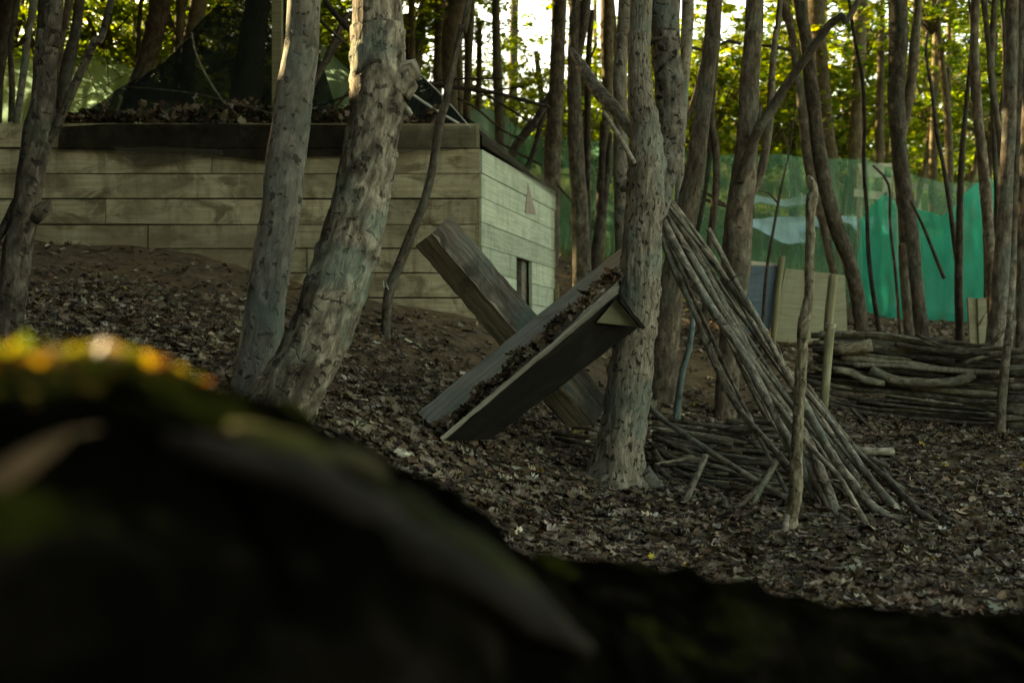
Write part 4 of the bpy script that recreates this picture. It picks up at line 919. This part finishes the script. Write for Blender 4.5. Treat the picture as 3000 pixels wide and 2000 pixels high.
# leaves lying in the trough
n = 1100; t = rng.uniform(0.02, .97, n); a = np.array(g0)[None] * (1 - t)[:, None] + np.array(g1)[None] * t[:, None]
up = np.array(bu0 - g0); w = np.abs(rng.normal(0, .10, n)) * (.75 + .5 * np.sin(t * 31)); pos = a + up[None] * w[:, None] + np.c_[rng.normal(0, .004, n), rng.uniform(-.06, 0, n), rng.uniform(0, .018, n) + .006]
nr = np.array((g1 - g0).cross(bu0 - g0).normalized()); nr = nr * (1 if nr[1] < 0 else -1)
pos += nr * .012
me = cloud_mesh('trough_leaves', pos, rots(n, .7), .034 * rng.lognormal(0, .3, n), pal(n, BR[:6], BW[:6], .3) * 1.25, LT, M['litter'])
o = link('trough_leaves', me); tag(o, 'dead leaves caught along the trough of the crossed barrier', 'leaf litter', kind='stuff')
n = 26; c = np.array(V3(1215, 375, 5.2)); me = cloud_mesh('red_leaves', c + rng.normal(0, 1, (n, 3)) * [.035, .01, .022], rots(n, .8), np.full(n, .035), pal(n, [(.15, .05, .025), (.10, .04, .02)], [1, 1]), LT, M['litter'])
o = link('rust_leaves', me); tag(o, 'rust red leaves at the upper end of the trough by the trunk', 'leaf litter', kind='stuff')

# ------------------------------------------------------------------ leaning poles
LP = [([(480, -50, 5.50), (600, 180, 5.45), (740, 430, 5.35), (900, 720, 5.25), (1060, 1010, 5.15), (1180, 1200, 5.05), (1330, 1375, 4.95), (1480, 1440, 4.9)], 42, 'knotty pole of the lean-to with a bent foot sliding out to the right'),
      ([(-0 + 265, -210, 5.42), (430, 30, 5.6), (600, 250, 5.65), (790, 560, 5.6), (1080, 900, 5.5), (1290, 1200, 5.35), (1440, 1380, 5.25)], 36, 'topmost long dark pole of the lean-to'),
      ([(262, -130, 5.40), (340, 0, 5.42), (560, 380, 5.42), (700, 620, 5.35), (870, 860, 5.3), (1000, 1050, 5.25), (1130, 1400, 5.1)], 46, 'thick grey pole in the middle of the lean-to'),
      ([(250, -90, 5.36), (300, 10, 5.34), (480, 330, 5.3), (640, 560, 5.22), (820, 900, 5.12), (930, 1100, 5.05), (1060, 1370, 4.98)], 50, 'stout pale pole on the near side of the lean-to'),
      ([(225, -60, 5.34), (290, 120, 5.34), (420, 410, 5.35), (540, 700, 5.3), (660, 900, 5.25), (820, 1080, 5.2), (930, 1230, 5.1)], 38, 'lowest slender pole on the left side of the lean-to'),
      ([(270, -150, 5.45), (400, 40, 5.5), (640, 480, 5.5), (800, 800, 5.42), (960, 1100, 5.3), (1110, 1400, 5.15)], 44, 'pole running under the middle of the lean-to'),
      ([(290, -190, 5.5), (480, 60, 5.75), (700, 420, 5.85), (860, 650, 5.85), (1030, 880, 5.8), (1250, 1240, 5.6)], 34, 'rear pole of the lean-to seen against the stacked branches'),
      ([(330, 180, 5.30), (460, 500, 5.22), (620, 800, 5.12), (840, 1120, 4.98)], 26, 'pale thin stick on the front of the lean-to'),
      ([(620, 580, 5.28), (800, 800, 5.18), (1000, 1060, 5.0), (1150, 1220, 4.95), (1290, 1470, 4.85)], 27, 'thin forked stick lying down the lean-to'),
      ([(980, 740, 5.45), (1140, 960, 5.4), (1300, 1140, 5.3), (1500, 1300, 5.2)], 30, 'short pole at the right flank of the lean-to'),
      ([(300, -40, 5.44), (420, 200, 5.48), (560, 450, 5.46), (720, 800, 5.36), (900, 1150, 5.2)], 34, 'dark pole tucked behind the stout pale one'),
      ([(560, 330, 5.62), (720, 560, 5.6), (860, 780, 5.55), (1010, 1010, 5.5), (1180, 1290, 5.3)], 28, 'thin pole behind the knotty one'),
      ([(268, -175, 5.36), (500, 110, 5.4), (640, 300, 5.4), (780, 480, 5.36)], 30, 'short dark limb caught high on the lean-to')]
for k in range(5):
    a_, b_ = random.uniform(235, 300), random.uniform(-170, 60); ex, ey = random.uniform(820, 1440), random.uniform(1150, 1400); dd = random.uniform(-.08, .22)
    LP.append(([(a_, b_, 5.45 + dd * .3), (a_ * .62 + ex * .38 + random.uniform(-12, 12), b_ * .62 + ey * .38 + random.uniform(-10, 10), 5.45 + dd), (a_ * .28 + ex * .72 + random.uniform(-15, 15), b_ * .28 + ey * .72, 5.35 + dd), (ex, ey, 5.1 + dd)], random.uniform(15, 24), 'thin rough stick slipped in among the thicker lean-to poles'))
for pts, w, lb in LP:
    r = [w * .95 * .574 / FPX * 5.3 / 2 * (.72 + .4 * i / len(pts)) for i in range(len(pts))]
    P3 = pl(pts, 0, 6)
    if 'caught' not in lb and 'left side' not in lb:
        q = c6(*pts[-1][:2]); sh = ground_hit(*q) - .04 - pts[-1][2]
        P3 = [P(*c6(x, y), dd + sh * i / (len(pts) - 1)) for i, (x, y, dd) in enumerate(pts)]
    mb = MB().tube(P3, r, 12, .03, .20, .14, random.uniform(0, 50))
    for _ in range(random.choice([1, 2, 3])):      # snapped side twigs
        i = random.randrange(1, len(P3) - 1); t = random.random(); q = P3[i].lerp(P3[i + 1], t); dv = Vector((random.uniform(-1, 1), random.uniform(-1, .3), random.uniform(-.3, 1))).normalized()
        Lq = random.uniform(.03, .13); mb.tube([q, q + dv * Lq * .5 + Vector((0, 0, .01)), q + dv * Lq], [r[i] * .4, r[i] * .3, r[i] * .15], 6, .03, .1, tone=mb.T[0])
    o = mb.build('leaning_pole', M['pole'])
    tag(o, lb, 'pole', 'thin sticks among the lean-to poles' if 'slipped' in lb else 'poles leaning on the middle tree')

# ------------------------------------------------------------------ brush pile
def dpile(cy_): return 5.12 + (1400 - cy_) / 500 * .62
def pile_pt(cs, x, y, j=0.):
    q = CS[cs][0](x, y); return P(*q, min(dpile((q[1] - 700) / .574) + j, ground_hit(*q) - .07 + j * .3))
PL_ = [([(160, 915), (430, 945), (830, 990)], 22), ([(440, 940), (650, 985), (840, 1010)], 26), ([(160, 940), (450, 962)], 20), ([(160, 990), (330, 1002), (600, 1052)], 24), ([(155, 1020), (400, 1062), (800, 1092)], 24),
       ([(150, 1058), (300, 1118), (500, 1152), (760, 1212)], 28), ([(160, 1080), (300, 1215), (500, 1282), (570, 1362)], 34), ([(140, 1150), (300, 1232), (480, 1330)], 30), ([(450, 1062), (830, 1090)], 20), ([(570, 1052), (850, 1050)], 24),
       ([(430, 1180), (700, 1212)], 22), ([(170, 1240), (300, 1292)], 22), ([(180, 1000), (420, 1100), (700, 1170), (860, 1260)], 26), ([(200, 1130), (420, 1230), (620, 1290), (860, 1390)], 28), ([(160, 965), (500, 1005), (760, 1060)], 22),
       ([(130, 1190), (280, 1270), (420, 1340)], 26), ([(300, 1050), (640, 1110), (900, 1130)], 20), ([(350, 960), (620, 1010), (860, 1090)], 18), ([(560, 1240), (760, 1250), (900, 1290)], 24), ([(400, 1290), (600, 1330), (820, 1400)], 20),
       ([(1000, 1040), (1180, 1032)], 34), ([(1130, 1070), (1260, 1078), (1420, 1082)], 40), ([(980, 1120), (1290, 1100)], 30), ([(1010, 1160), (1200, 1165)], 24), ([(1230, 1100), (1400, 1160)], 26), ([(900, 1200), (1100, 1250), (1300, 1300)], 24), ([(700, 1360), (900, 1400), (1050, 1420)], 20),
       ([(1050, 1240), (1280, 1235)], 24), ([(940, 1010), (1120, 1000), (1260, 1010)], 26), ([(880, 1150), (1060, 1190)], 26), ([(1140, 1380), (1300, 1330), (1500, 1310)], 20), ([(860, 1340), (1040, 1360), (1200, 1440)], 22)]
for k in range(46):
    x0 = random.uniform(140, 760); x1 = x0 + random.uniform(250, 520); y0 = random.uniform(920, 1260); y1 = y0 + random.uniform(-10, 110) * (x0 < 800)
    PL_.append(([(x0, y0), ((x0 + x1) / 2, (y0 + y1) / 2 + random.uniform(-25, 15)), (min(x1, 1080), y1)], random.uniform(12, 26)))
for pts, w in PL_:
    P3 = [pile_pt(6, max(x, 190 + .06 * (y - 900)), y + random.uniform(-4, 4), random.uniform(-.06, .06)) for x, y in pts]
    d = dpile(pts[0][1])
    o = MB().tube(P3, [w * .574 / FPX * d / 2 * random.uniform(.85, 1.1) for _ in pts], 9, .05, .12, .08, random.uniform(0, 50)).build('pile_branch', M['stick' if random.random() < .8 else 'stick_pale'])
    tag(o, 'dead branch in the low brush pile beneath the leaning poles', 'branch', 'branches of the brush pile under the lean-to')
for pts, w in [([(870, 1000), (920, 1050), (975, 1110)], 26), ([(1005, 1135), (1080, 1140), (1180, 1155)], 20), ([(900, 1165), (1020, 1180), (1180, 1195)], 22), ([(920, 1190), (1040, 1215), (1170, 1240)], 24), ([(1080, 1100), (1200, 1130)], 18), ([(690, 1240), (900, 1255), (1060, 1240)], 14)]:
    P3 = [pile_pt(5, min(x, 1150), y) + Vector((0, .03, 0)) for x, y in pts]
    o = MB().tube(P3, [w * .574 / FPX * 5.6 / 2] * len(pts), 9, .05, .12, .08, random.uniform(0, 50)).build('pile_branch', M['stick'])
    tag(o, 'branch end poking out left of the middle tree foot', 'branch', 'branch ends left of the middle tree')
for k, (pts, w) in enumerate([([(1180, 1180), (1300, 1330), (1480, 1420), (1640, 1500)], 14), ([(1100, 1260), (1280, 1400), (1420, 1450), (1560, 1500)], 18), ([(1290, 1180), (1420, 1260), (1600, 1340), (1750, 1400)], 14), ([(1240, 1330), (1400, 1340), (1560, 1370)], 12), ([(1330, 1060), (1480, 1180), (1580, 1290)], 14), ([(960, 1420), (1150, 1440), (1330, 1430)], 12)]):
    P3 = [P(*c6(x, y), ground_hit(*c6(x, y)) - .03 - .10 * (i == 0)) + Vector((0, 0, .02)) for i, (x, y) in enumerate(pts)]
    o = MB().tube(P3, [w * .574 / FPX * 5 / 2 * (1 - .2 * i) for i in range(len(pts))], 8, .04, .15, .1, random.uniform(0, 50)).build('stray_twig', M['stick']); tag(o, 'loose twig fanned over the leaves at the right foot of the lean-to', 'twig', 'loose twigs at the foot of the lean-to')
for nm, pts, w, lb, mt in [('branch', [(180, 860, 5.6), (260, 930, 5.5), (400, 1025, 5.3), (600, 1155, 5.1), (880, 1320, 4.95), (1150, 1430, 4.85), (1310, 1485, 4.8)], 30, 'long branch lying diagonally over the brush pile', 'pole'),
                       ('stake', [(465, 1105, 5.05), (415, 1220, 5.0), (362, 1340, 4.95)], 30, 'short flat stake poking up in front of the brush pile', 'stick_pale'),
                       ('stake', [(825, 1135, 5.05), (790, 1200, 5.0), (745, 1275, 4.97), (680, 1410, 4.9)], 30, 'pale cut stub leaning over the brush pile', 'stick_pale'),
                       ('branch', [(735, 1265, 4.98), (650, 1350, 4.9), (560, 1405, 4.88)], 28, 'short branch forking down to the left in front of the pile', 'stick'),
                       ('stake', [(545, 1015, 5.7), (540, 1080, 5.65)], 34, 'sawn stub end among the brush', 'stick_pale'),
                       ('branch', [(720, 1355, 4.9), (830, 1385, 4.88), (900, 1400, 4.87)], 16, 'small pale stick on the leaves by the rotten pole', 'stick_pale'),
                       ('branch', [(1205, 860, 6.2), (1270, 930, 6.1), (1340, 985, 6.05)], 22, 'dark stick leaning in front of the stacked branches', 'stick'),
                       ('branch', [(1230, 940, 5.9), (1150, 985, 5.85), (1080, 1040, 5.8)], 12, 'slim twig propped between lean-to and stacked branches', 'stick'),
                       ('branch', [(1240, 1100, 5.2), (1330, 1170, 5.0), (1460, 1290, 4.8), (1560, 1400, 4.65), (1640, 1450, 4.6)], 34, 'branch trailing out furthest right from the foot of the lean-to', 'stick')]:
    P3 = pl(pts, 0, 6)
    o = MB().tube(P3, [w * .574 / FPX * 5.1 / 2] * len(pts), 10, .04, .14, .10, random.uniform(0, 50)).build(nm, M[mt]); tag(o, lb, 'stick')
for pts, w in [([(360, 880), (500, 882), (645, 885)], 26), ([(300, 1012), (400, 1008), (490, 1005)], 24), ([(440, 900), (600, 925), (720, 935)], 16), ([(220, 1225), (400, 1222), (600, 1225)], 12), ([(520, 940), (640, 1100), (760, 1160), (900, 1240)], 30), ([(1020, 838), (1140, 848)], 16)]:
    P3 = []
    for x, y in pts:
        q = c7(x, y); d = ground_hit(*q); p = P(*q, d); P3.append(p + Vector((0, 0, .02)))
    o = MB().tube(P3, [w * .7018 / FPX * 5.2 / 2] * len(pts), 9, .05, .12, .08, random.uniform(0, 50)).build('fallen_branch', M['stick'])
    tag(o, 'dead branch lying loose on the leaves right of the lean-to', 'branch', 'loose branches on the ground at the right')

# standing rotten pole, bamboo stake, snag
d = ground_hit(2325, 1560); fn = c7
pts = [(248, -262, 16), (243, -255, 32), (262, -200, 34), (250, -150, 44), (246, 0, 36), (243, 150, 38), (238, 260, 40), (222, 340, 46), (214, 420, 42), (210, 520, 46), (202, 650, 44), (195, 780, 46), (190, 900, 47), (186, 1020, 50), (183, 1090, 56), (172, 1150, 50), (160, 1220, 66)]
pp = [P(*fn(x, y), d + (0 if y < 1000 else .0)) for x, y, w in pts]; rr = [w * .7018 / FPX * d / 2 for x, y, w in pts]
sp = thing('rotten_pole', pp[-1], 'upright pale rotten pole with flaking bark right of the lean-to', 'pole')
MB().tube(list(reversed(pp)), list(reversed(rr)), 22, .018, .14, .22, 4, rscale=14).build('shaft', M['birch'], sp)
MB().tube([P(*fn(150, 1150), d - .01), P(*fn(140, 1210), d - .03), P(*fn(128, 1255), d - .04)], [.012, .016, .006], 8, .03, .2, .2).build('root', M['beam_edge'], sp)
bd = 6.85
bs = thing('bamboo_stake', P(*c7(300, 720), bd), 'smooth yellowish stake bound with twine in front of the stacked branches', 'stake')
MB().tube([P(*c7(303, 715), bd), P(*c7(312, 600), bd), P(*c7(322, 480), bd), P(*c7(332, 350), bd)], [.026, .027, .027, .028], 14, .05, .02).build('shaft', M['bamboo'], bs)
for k in range(3):
    a = P(*c7(331, 356 + 7 * k), bd); mb = MB()
    ring = [a + Vector((math.cos(t) * .031, math.sin(t) * .031, .003 * math.sin(t * 2 + k))) for t in np.linspace(0, 6.2832, 17)]
    mb.tube(ring, [.0035] * 17, 5, .02, 0).build('twine_wrap', M['cord'], bs)
rod('stake', [P(*c7(322, 480), 8.2), P(*c7(325, 340), 8.2), P(*c7(345, 150), 8.2)], [.034] * 3, 'post_round', 'square topped stake behind the bamboo one, before the plywood', 'stake', seg=8)
st = tree('blue green algae covered snag standing between the main tree and poles', 6.55, 6, [([(402, 380, 22), (396, 470, 28), (378, 570, 32), (350, 660, 34), (334, 760, 34), (322, 860, 36), (316, 930, 40)], False)], 'snag_blue', crown=False, seg=12, name='snag', rough=.1)

# ------------------------------------------------------------------ stacked branch wall
top = [(235, 392), (440, 392), (700, 420), (900, 448), (1065, 462)]
bot = [(260, 690), (440, 745), (700, 775), (900, 795), (1040, 808)]
def ev(pl_, x):
    for (x0, y0), (x1, y1) in zip(pl_[:-1], pl_[1:]):
        if x <= x1: t = (x - x0) / (x1 - x0); return y0 + (y1 - y0) * t
    return pl_[-1][1]
def wdep(x): return 7.25 - (x - 240) / 800 * .50
NL = 21
for i in range(NL):
    t = i / (NL - 1)
    for lay in range(2):
        x0 = random.uniform(232, 300); x1 = random.uniform(1030, 1085); 
        if random.random() < .45: (x0, x1) = random.choice([(x0, random.uniform(600, 900)), (random.uniform(360, 560), x1)])
        w = random.choice([13, 16, 19, 22, 26]) + (10 if .15 < t < .6 and random.random() < .35 else 0)
        ys0, ys1 = random.uniform(-9, 9), random.uniform(-9, 9); P3 = []; ph = random.uniform(0, 6)
        for k in range(6):
            x = x0 + (x1 - x0) * k / 5; yy = ev(top, x) * (1 - t) + ev(bot, x) * t + ys0 * (1 - k / 5) + ys1 * k / 5 + 4 * math.sin(ph + k * 1.3) + (7 if lay else 0)
            P3.append(P(*c7(x, yy), wdep(x) + lay * .09 + random.uniform(-.012, .012)))
        r = w * .7018 / FPX * 7 / 2
        o = MB().tube(P3, [r * q for q in (1.0, 1.05, 1., .95, .85, .7)], 9, .06, .14, .10, random.uniform(0, 50)).build('stacked_branch', M['stick_pale' if (random.random() < .6 and t < .75) else 'stick'])
        if lay == 0: tag(o, 'branch laid lengthwise in the stacked wall between two stakes, near face', 'branch', 'branches of the stacked wall, near face')
        else: tag(o, 'branch laid lengthwise in the stacked wall between two stakes, far face', 'branch', 'branches of the stacked wall, far face')
for pts, w, lb, mt in [([(350, 462), (430, 455), (505, 440)], 44, 'thick split log with a cut end near the top of the stacked wall', 'stick_pale'),
                   ([(345, 545), (420, 560), (480, 590), (560, 600)], 34, 'mossy crooked log left of centre in the stacked wall', 'stick_pale'),
                   ([(500, 545), (600, 590), (720, 600), (860, 595), (930, 560)], 38, 'pale peeled log in the middle of the stacked wall', 'stick_pale'),
                   ([(430, 525), (600, 530), (780, 545), (1040, 560)], 20, 'straight pale rod across the stacked wall', 'beam_edge'),
                   ([(380, 395), (520, 393), (700, 420), (790, 445), (880, 460), (1080, 450)], 12, 'thin wavy whip along the top of the stacked wall', 'stick_pale'),
                   ([(690, 395), (760, 430), (860, 455), (980, 440)], 14, 'curved twig lying on the right half of the stacked wall', 'stick'),
                   ([(880, 520), (960, 495), (1075, 472)], 16, 'stick slanting up to the right hand stake', 'stick_pale'),
                   ([(975, 730), (1040, 745), (1140, 745), (1250, 740)], 26, 'split pale branch end beside the foot of the right hand stake', 'stick_pale'),
                   ([(600, 440), (800, 470), (1000, 478)], 22, 'dark curved branch under the top of the stacked wall', 'stick')]:
    P3 = [P(*c7(x, y), wdep(x) - .05) for x, y in pts]
    o = MB().tube(P3, [w * .7018 / FPX * 7 / 2] * len(pts), 12, .04, .16, .15, random.uniform(0, 50)).build('stacked_log', M[mt]); tag(o, lb, 'log')
for i in range(15):
    t = i / 14; y = 470 + 350 * t
    P3 = [P(*c7(1050 + 120 * k + random.uniform(-8, 8), y + random.uniform(-8, 8)), 6.72 - .1 * k) for k in range(4)]
    o = MB().tube(P3, [random.uniform(.016, .03)] * 4, 9, .06, .14, .10, random.uniform(0, 50)).build('stacked_branch', M['stick' if i % 3 else 'stick_pale'])
    tag(o, 'branch of the second stack beyond the right hand stake', 'branch', 'branches of the second stack at the right border')
rod('stake', [P(*c7(1038, 830), 6.62), P(*c7(1050, 650), 6.62), P(*c7(1065, 480), 6.62), P(*c7(1090, 340), 6.62)], [.03, .028, .026, .025], 'pole', 'rough upright stake holding the right end of the stacked wall', 'stake', seg=12, rough=.1)
rod('dead_branch', [P(*c7(1010, 430), 7.2), P(*c7(1050, 390), 7.2), P(*c7(1100, 345), 7.2)], [.014, .012, .008], 'stick', 'dark stick leaning on the trunks right of the stacked wall', 'branch')

# ------------------------------------------------------------------ plywood barrier
dp = 8.9
pb = thing('plywood_barrier', P(*c6(900, 500), dp), 'low barrier of blue and weathered plywood sheets behind the poles', 'barrier')
def board6(pts, d, th, mat, name, cs=6):
    a = [P(*CS[cs][0](x, y), d) for x, y in pts]; q = [a[3], a[2], a[1], a[0]]
    MB().quadbox(*q, th).build(name, M[mat], pb, smooth=False)
board6([(690, 140), (840, 135), (790, 480), (670, 480)], dp, .02, 'ply_blue', 'blue_sheet')
board6([(875, 150), (985, 160), (975, 530), (800, 520)], dp + .05, .02, 'ply', 'plywood_sheet')
board6([(988, 162), (1175, 185), (1190, 480), (980, 530)], dp + .06, .02, 'ply', 'plywood_sheet')
board6([(700, 112), (835, 125), (835, 138), (700, 134)], dp + .03, .03, 'pale_rail', 'top_batten')
MB().tube([P(*c6(808, 560), dp - .03), P(*c6(830, 300), dp - .03), P(*c6(857, 88), dp - .03)], [.024] * 3, 8, .1, .02).build('post', M['post_round'], pb)
pb = thing('short_boards', P(*c7(950, 450), 9.3), 'two short grey upright boards at the right end of the teal net', 'boards')
board6([(905, 245), (942, 248), (950, 445), (915, 440)], 9.3, .025, 'ply', 'board', 7)
board6([(946, 247), (992, 245), (980, 445), (953, 445)], 9.28, .025, 'ply', 'board', 7)
rod('cord', [P(*c7(990, 300), 9.2), P(*c7(960, 345), 9.2), P(*c7(945, 365), 9.2)], [.008, .012, .008], 'stick_pale', 'pale curled root hung on the short boards', 'root')

# ------------------------------------------------------------------ foreground log
rid = [(-700, 1220, .52), (-300, 1160, .56), (0, 1150, .60), (250, 1145, .64), (450, 1215, .68), (620, 1280, .73), (800, 1365, .78), (950, 1430, .84), (1100, 1530, .90), (1230, 1635, .95), (1400, 1700, 1.0), (1600, 1712, 1.06), (1900, 1740, 1.14), (2300, 1822, 1.24), (2700, 1855, 1.34), (3100, 1885, 1.45), (3700, 1930, 1.65)]
RL = [.20, .21, .22, .22, .22, .22, .22, .21, .21, .21, .21, .21, .21, .21, .21, .21, .2]
ax = []
for (x, y, d), r in zip(rid, RL):
    p = P(x, y, d); ax.append(p + Vector((0, r * .25, -r * .97)))
tl = NT('shaded_mossy_bark'); co = tl.n('ShaderNodeTexCoord').outputs['Object']
n1 = tl.noise(co, 7, 6, .62, .4); n2 = tl.noise(tl.coord('Object', (2.2, 6, 6)), 3.2, 5, .6, .5); n3 = tl.noise(co, 60, 5, .6)
colr = tl.ramp(n1, [(.38, (.001, .0009, .0006)), (.55, (.003, .0026, .0018)), (.75, (.013, .0105, .007))])  # near-black: shade on the log's near side is put into the bark
nz_ = tl.n('ShaderNodeSeparateXYZ', {'Vector': tl.n('ShaderNodeNewGeometry').outputs['Normal']}).outputs[2]
ox_ = tl.n('ShaderNodeSeparateXYZ', {'Vector': co}).outputs[0]
mossf = tl.math('MULTIPLY', tl.ramp(tl.math('ADD', nz_, tl.math('MULTIPLY', tl.math('SUBTRACT', n1, .5), 1.8)), [(.88, 0.), (1.2, 1.)]), tl.ramp(ox_, [(.25, 1.), (.55, .12)]))
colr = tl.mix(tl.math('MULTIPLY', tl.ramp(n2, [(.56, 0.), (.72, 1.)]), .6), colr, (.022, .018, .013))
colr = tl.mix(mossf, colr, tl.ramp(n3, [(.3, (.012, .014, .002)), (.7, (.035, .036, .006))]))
M['shaded_mossy_bark'] = tl.surf(tl.pbr(colr, 1., tl.bump(tl.math('ADD', n1, tl.math('MULTIPLY', n3, .3)), 1., .02), .0))
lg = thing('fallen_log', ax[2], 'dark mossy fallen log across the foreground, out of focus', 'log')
MB().tube(ax, RL, 72, .012, .05, .07, 11, rscale=6).build('trunk', M['shaded_mossy_bark'], lg)
# bark ridges and a broken pale limb scar, lying on the near face of the log
AX = []
for p_, q_, r_0, r_1 in zip(ax[:-1], ax[1:], RL[:-1], RL[1:]):
    for i in range(12): AX.append((*p_.lerp(q_, i / 12), r_0 + (r_1 - r_0) * i / 12))
AX = np.array(AX)
def log_hit(px, py, sink=0.):
    for d in np.arange(.2, 2.2, .004):
        p = np.array(P(px, py, d)); q = ((AX[:, :3] - p) ** 2).sum(1) - (AX[:, 3] - sink) ** 2
        if q.min() < 0: return P(px, py, d)
    return P(px, py, 1.0)
M['ridge_sunlit'] = bark('ridge_sunlit', (.04, .022, .01), (.11, .062, .028), (.18, .11, .05), spots=.2, algae=.1)  # brown-orange stands in for warm sun on this bark edge
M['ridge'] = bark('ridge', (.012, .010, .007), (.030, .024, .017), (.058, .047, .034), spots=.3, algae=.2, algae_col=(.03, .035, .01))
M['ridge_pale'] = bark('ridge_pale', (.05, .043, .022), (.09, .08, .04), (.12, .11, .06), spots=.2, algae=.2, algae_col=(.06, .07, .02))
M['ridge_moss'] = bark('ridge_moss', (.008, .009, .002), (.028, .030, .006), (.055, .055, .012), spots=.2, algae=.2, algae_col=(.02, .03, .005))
for k, (pts, w, m_) in enumerate([([(480, 1285), (640, 1325), (800, 1370), (930, 1430), (1040, 1510), (1150, 1590), (1280, 1650), (1400, 1710), (1560, 1800), (1720, 1900)], .017, 'ridge'),
                                  ([(760, 1320), (900, 1385), (1010, 1450), (1120, 1530), (1230, 1590)], .013, 'ridge'), ([(925, 1318), (1000, 1335), (1080, 1365), (1135, 1395)], .009, 'ridge_pale'),
                                  ([(1080, 1420), (1190, 1490), (1300, 1570), (1420, 1650), (1560, 1730)], .016, 'ridge_moss'), ([(660, 1260), (760, 1300), (880, 1350), (1000, 1410)], .012, 'ridge_moss')]):
    q = [log_hit(x, y, -.016) for x, y in pts]
    MB().tube(q, [w * .4] + [w * random.uniform(.7, 1.) for _ in q[2:]] + [w * .3], 10, .015, .3, .3, k + 3).build('bark_ridge', M[m_], lg)
# moss cushions on top
def log_surface(n, x0, x1, spread, front=0.):
    px = rng.uniform(x0, x1, n); xs = np.array([r[0] for r in rid]); i = lambda c: np.interp(px, xs, c)
    A = np.array([tuple(a) for a in ax]); rr_ = i(np.array(RL))
    th = rng.normal(front, spread, n)
    cx_, cy2, cz_ = i(A[:, 0]), i(A[:, 1]), i(A[:, 2])
    return np.c_[cx_, cy2 - np.sin(th) * rr_ * 1.03, cz_ + np.cos(th) * rr_ * 1.03], th
ms_t = [(np.array([(-.08, 0, 0), (.08, 0, 0), (0, .12, .7), (0, .3, 1.)]), np.array([(0, 1, 2), (0, 2, 3)]))]
pos, th = log_surface(15000, -400, 1300, .30, .05)
me = cloud_mesh('moss', pos, rots(len(pos), .5), rng.uniform(.006, .014, len(pos)), pal(len(pos), [(.03, .035, .005), (.05, .05, .008), (.02, .022, .005)], [4, 3, 4]), ms_t, M['moss'])
o = link('moss', me, lg, tuple(-Vector(lg['_w']))); o['kind'] = 'stuff'
pos, th = log_surface(1100, -250, 490, .45, .30)
pos[:, 2] += rng.uniform(-.003, .013, len(pos))
me = cloud_mesh('fallen_leaves', pos, rots(len(pos), .8), rng.uniform(.007, .015, len(pos)), pal(len(pos), [(.24, .15, .025), (.16, .07, .025), (.15, .14, .02), (.26, .16, .09), (.07, .08, .015)], [4, 3, 4, 2, 4]), [oval(.4, .4), maple(.3, .2)], M['leaf'])
o = link('fallen_leaves', me); tag(o, 'tiny sunlit yellow and rust leaves on the left top of the mossy log', 'leaves', kind='stuff')
cb = [log_hit(-60, 1440, .0), log_hit(40, 1380, .0), log_hit(150, 1310, .0), log_hit(290, 1265, .0)]
MB().tube(cb, [.005, .006, .005, .003], 10, .01, .2, .2, 8).build('bark_ridge', M['ridge_sunlit'], lg)

# fill the remaining name/label gaps and clear helper properties
for o in list(bpy.data.objects):
    if '_w' in o: del o['_w']
print('objects', len(bpy.data.objects), 'tris', sum(len(m.polygons) for m in bpy.data.meshes))
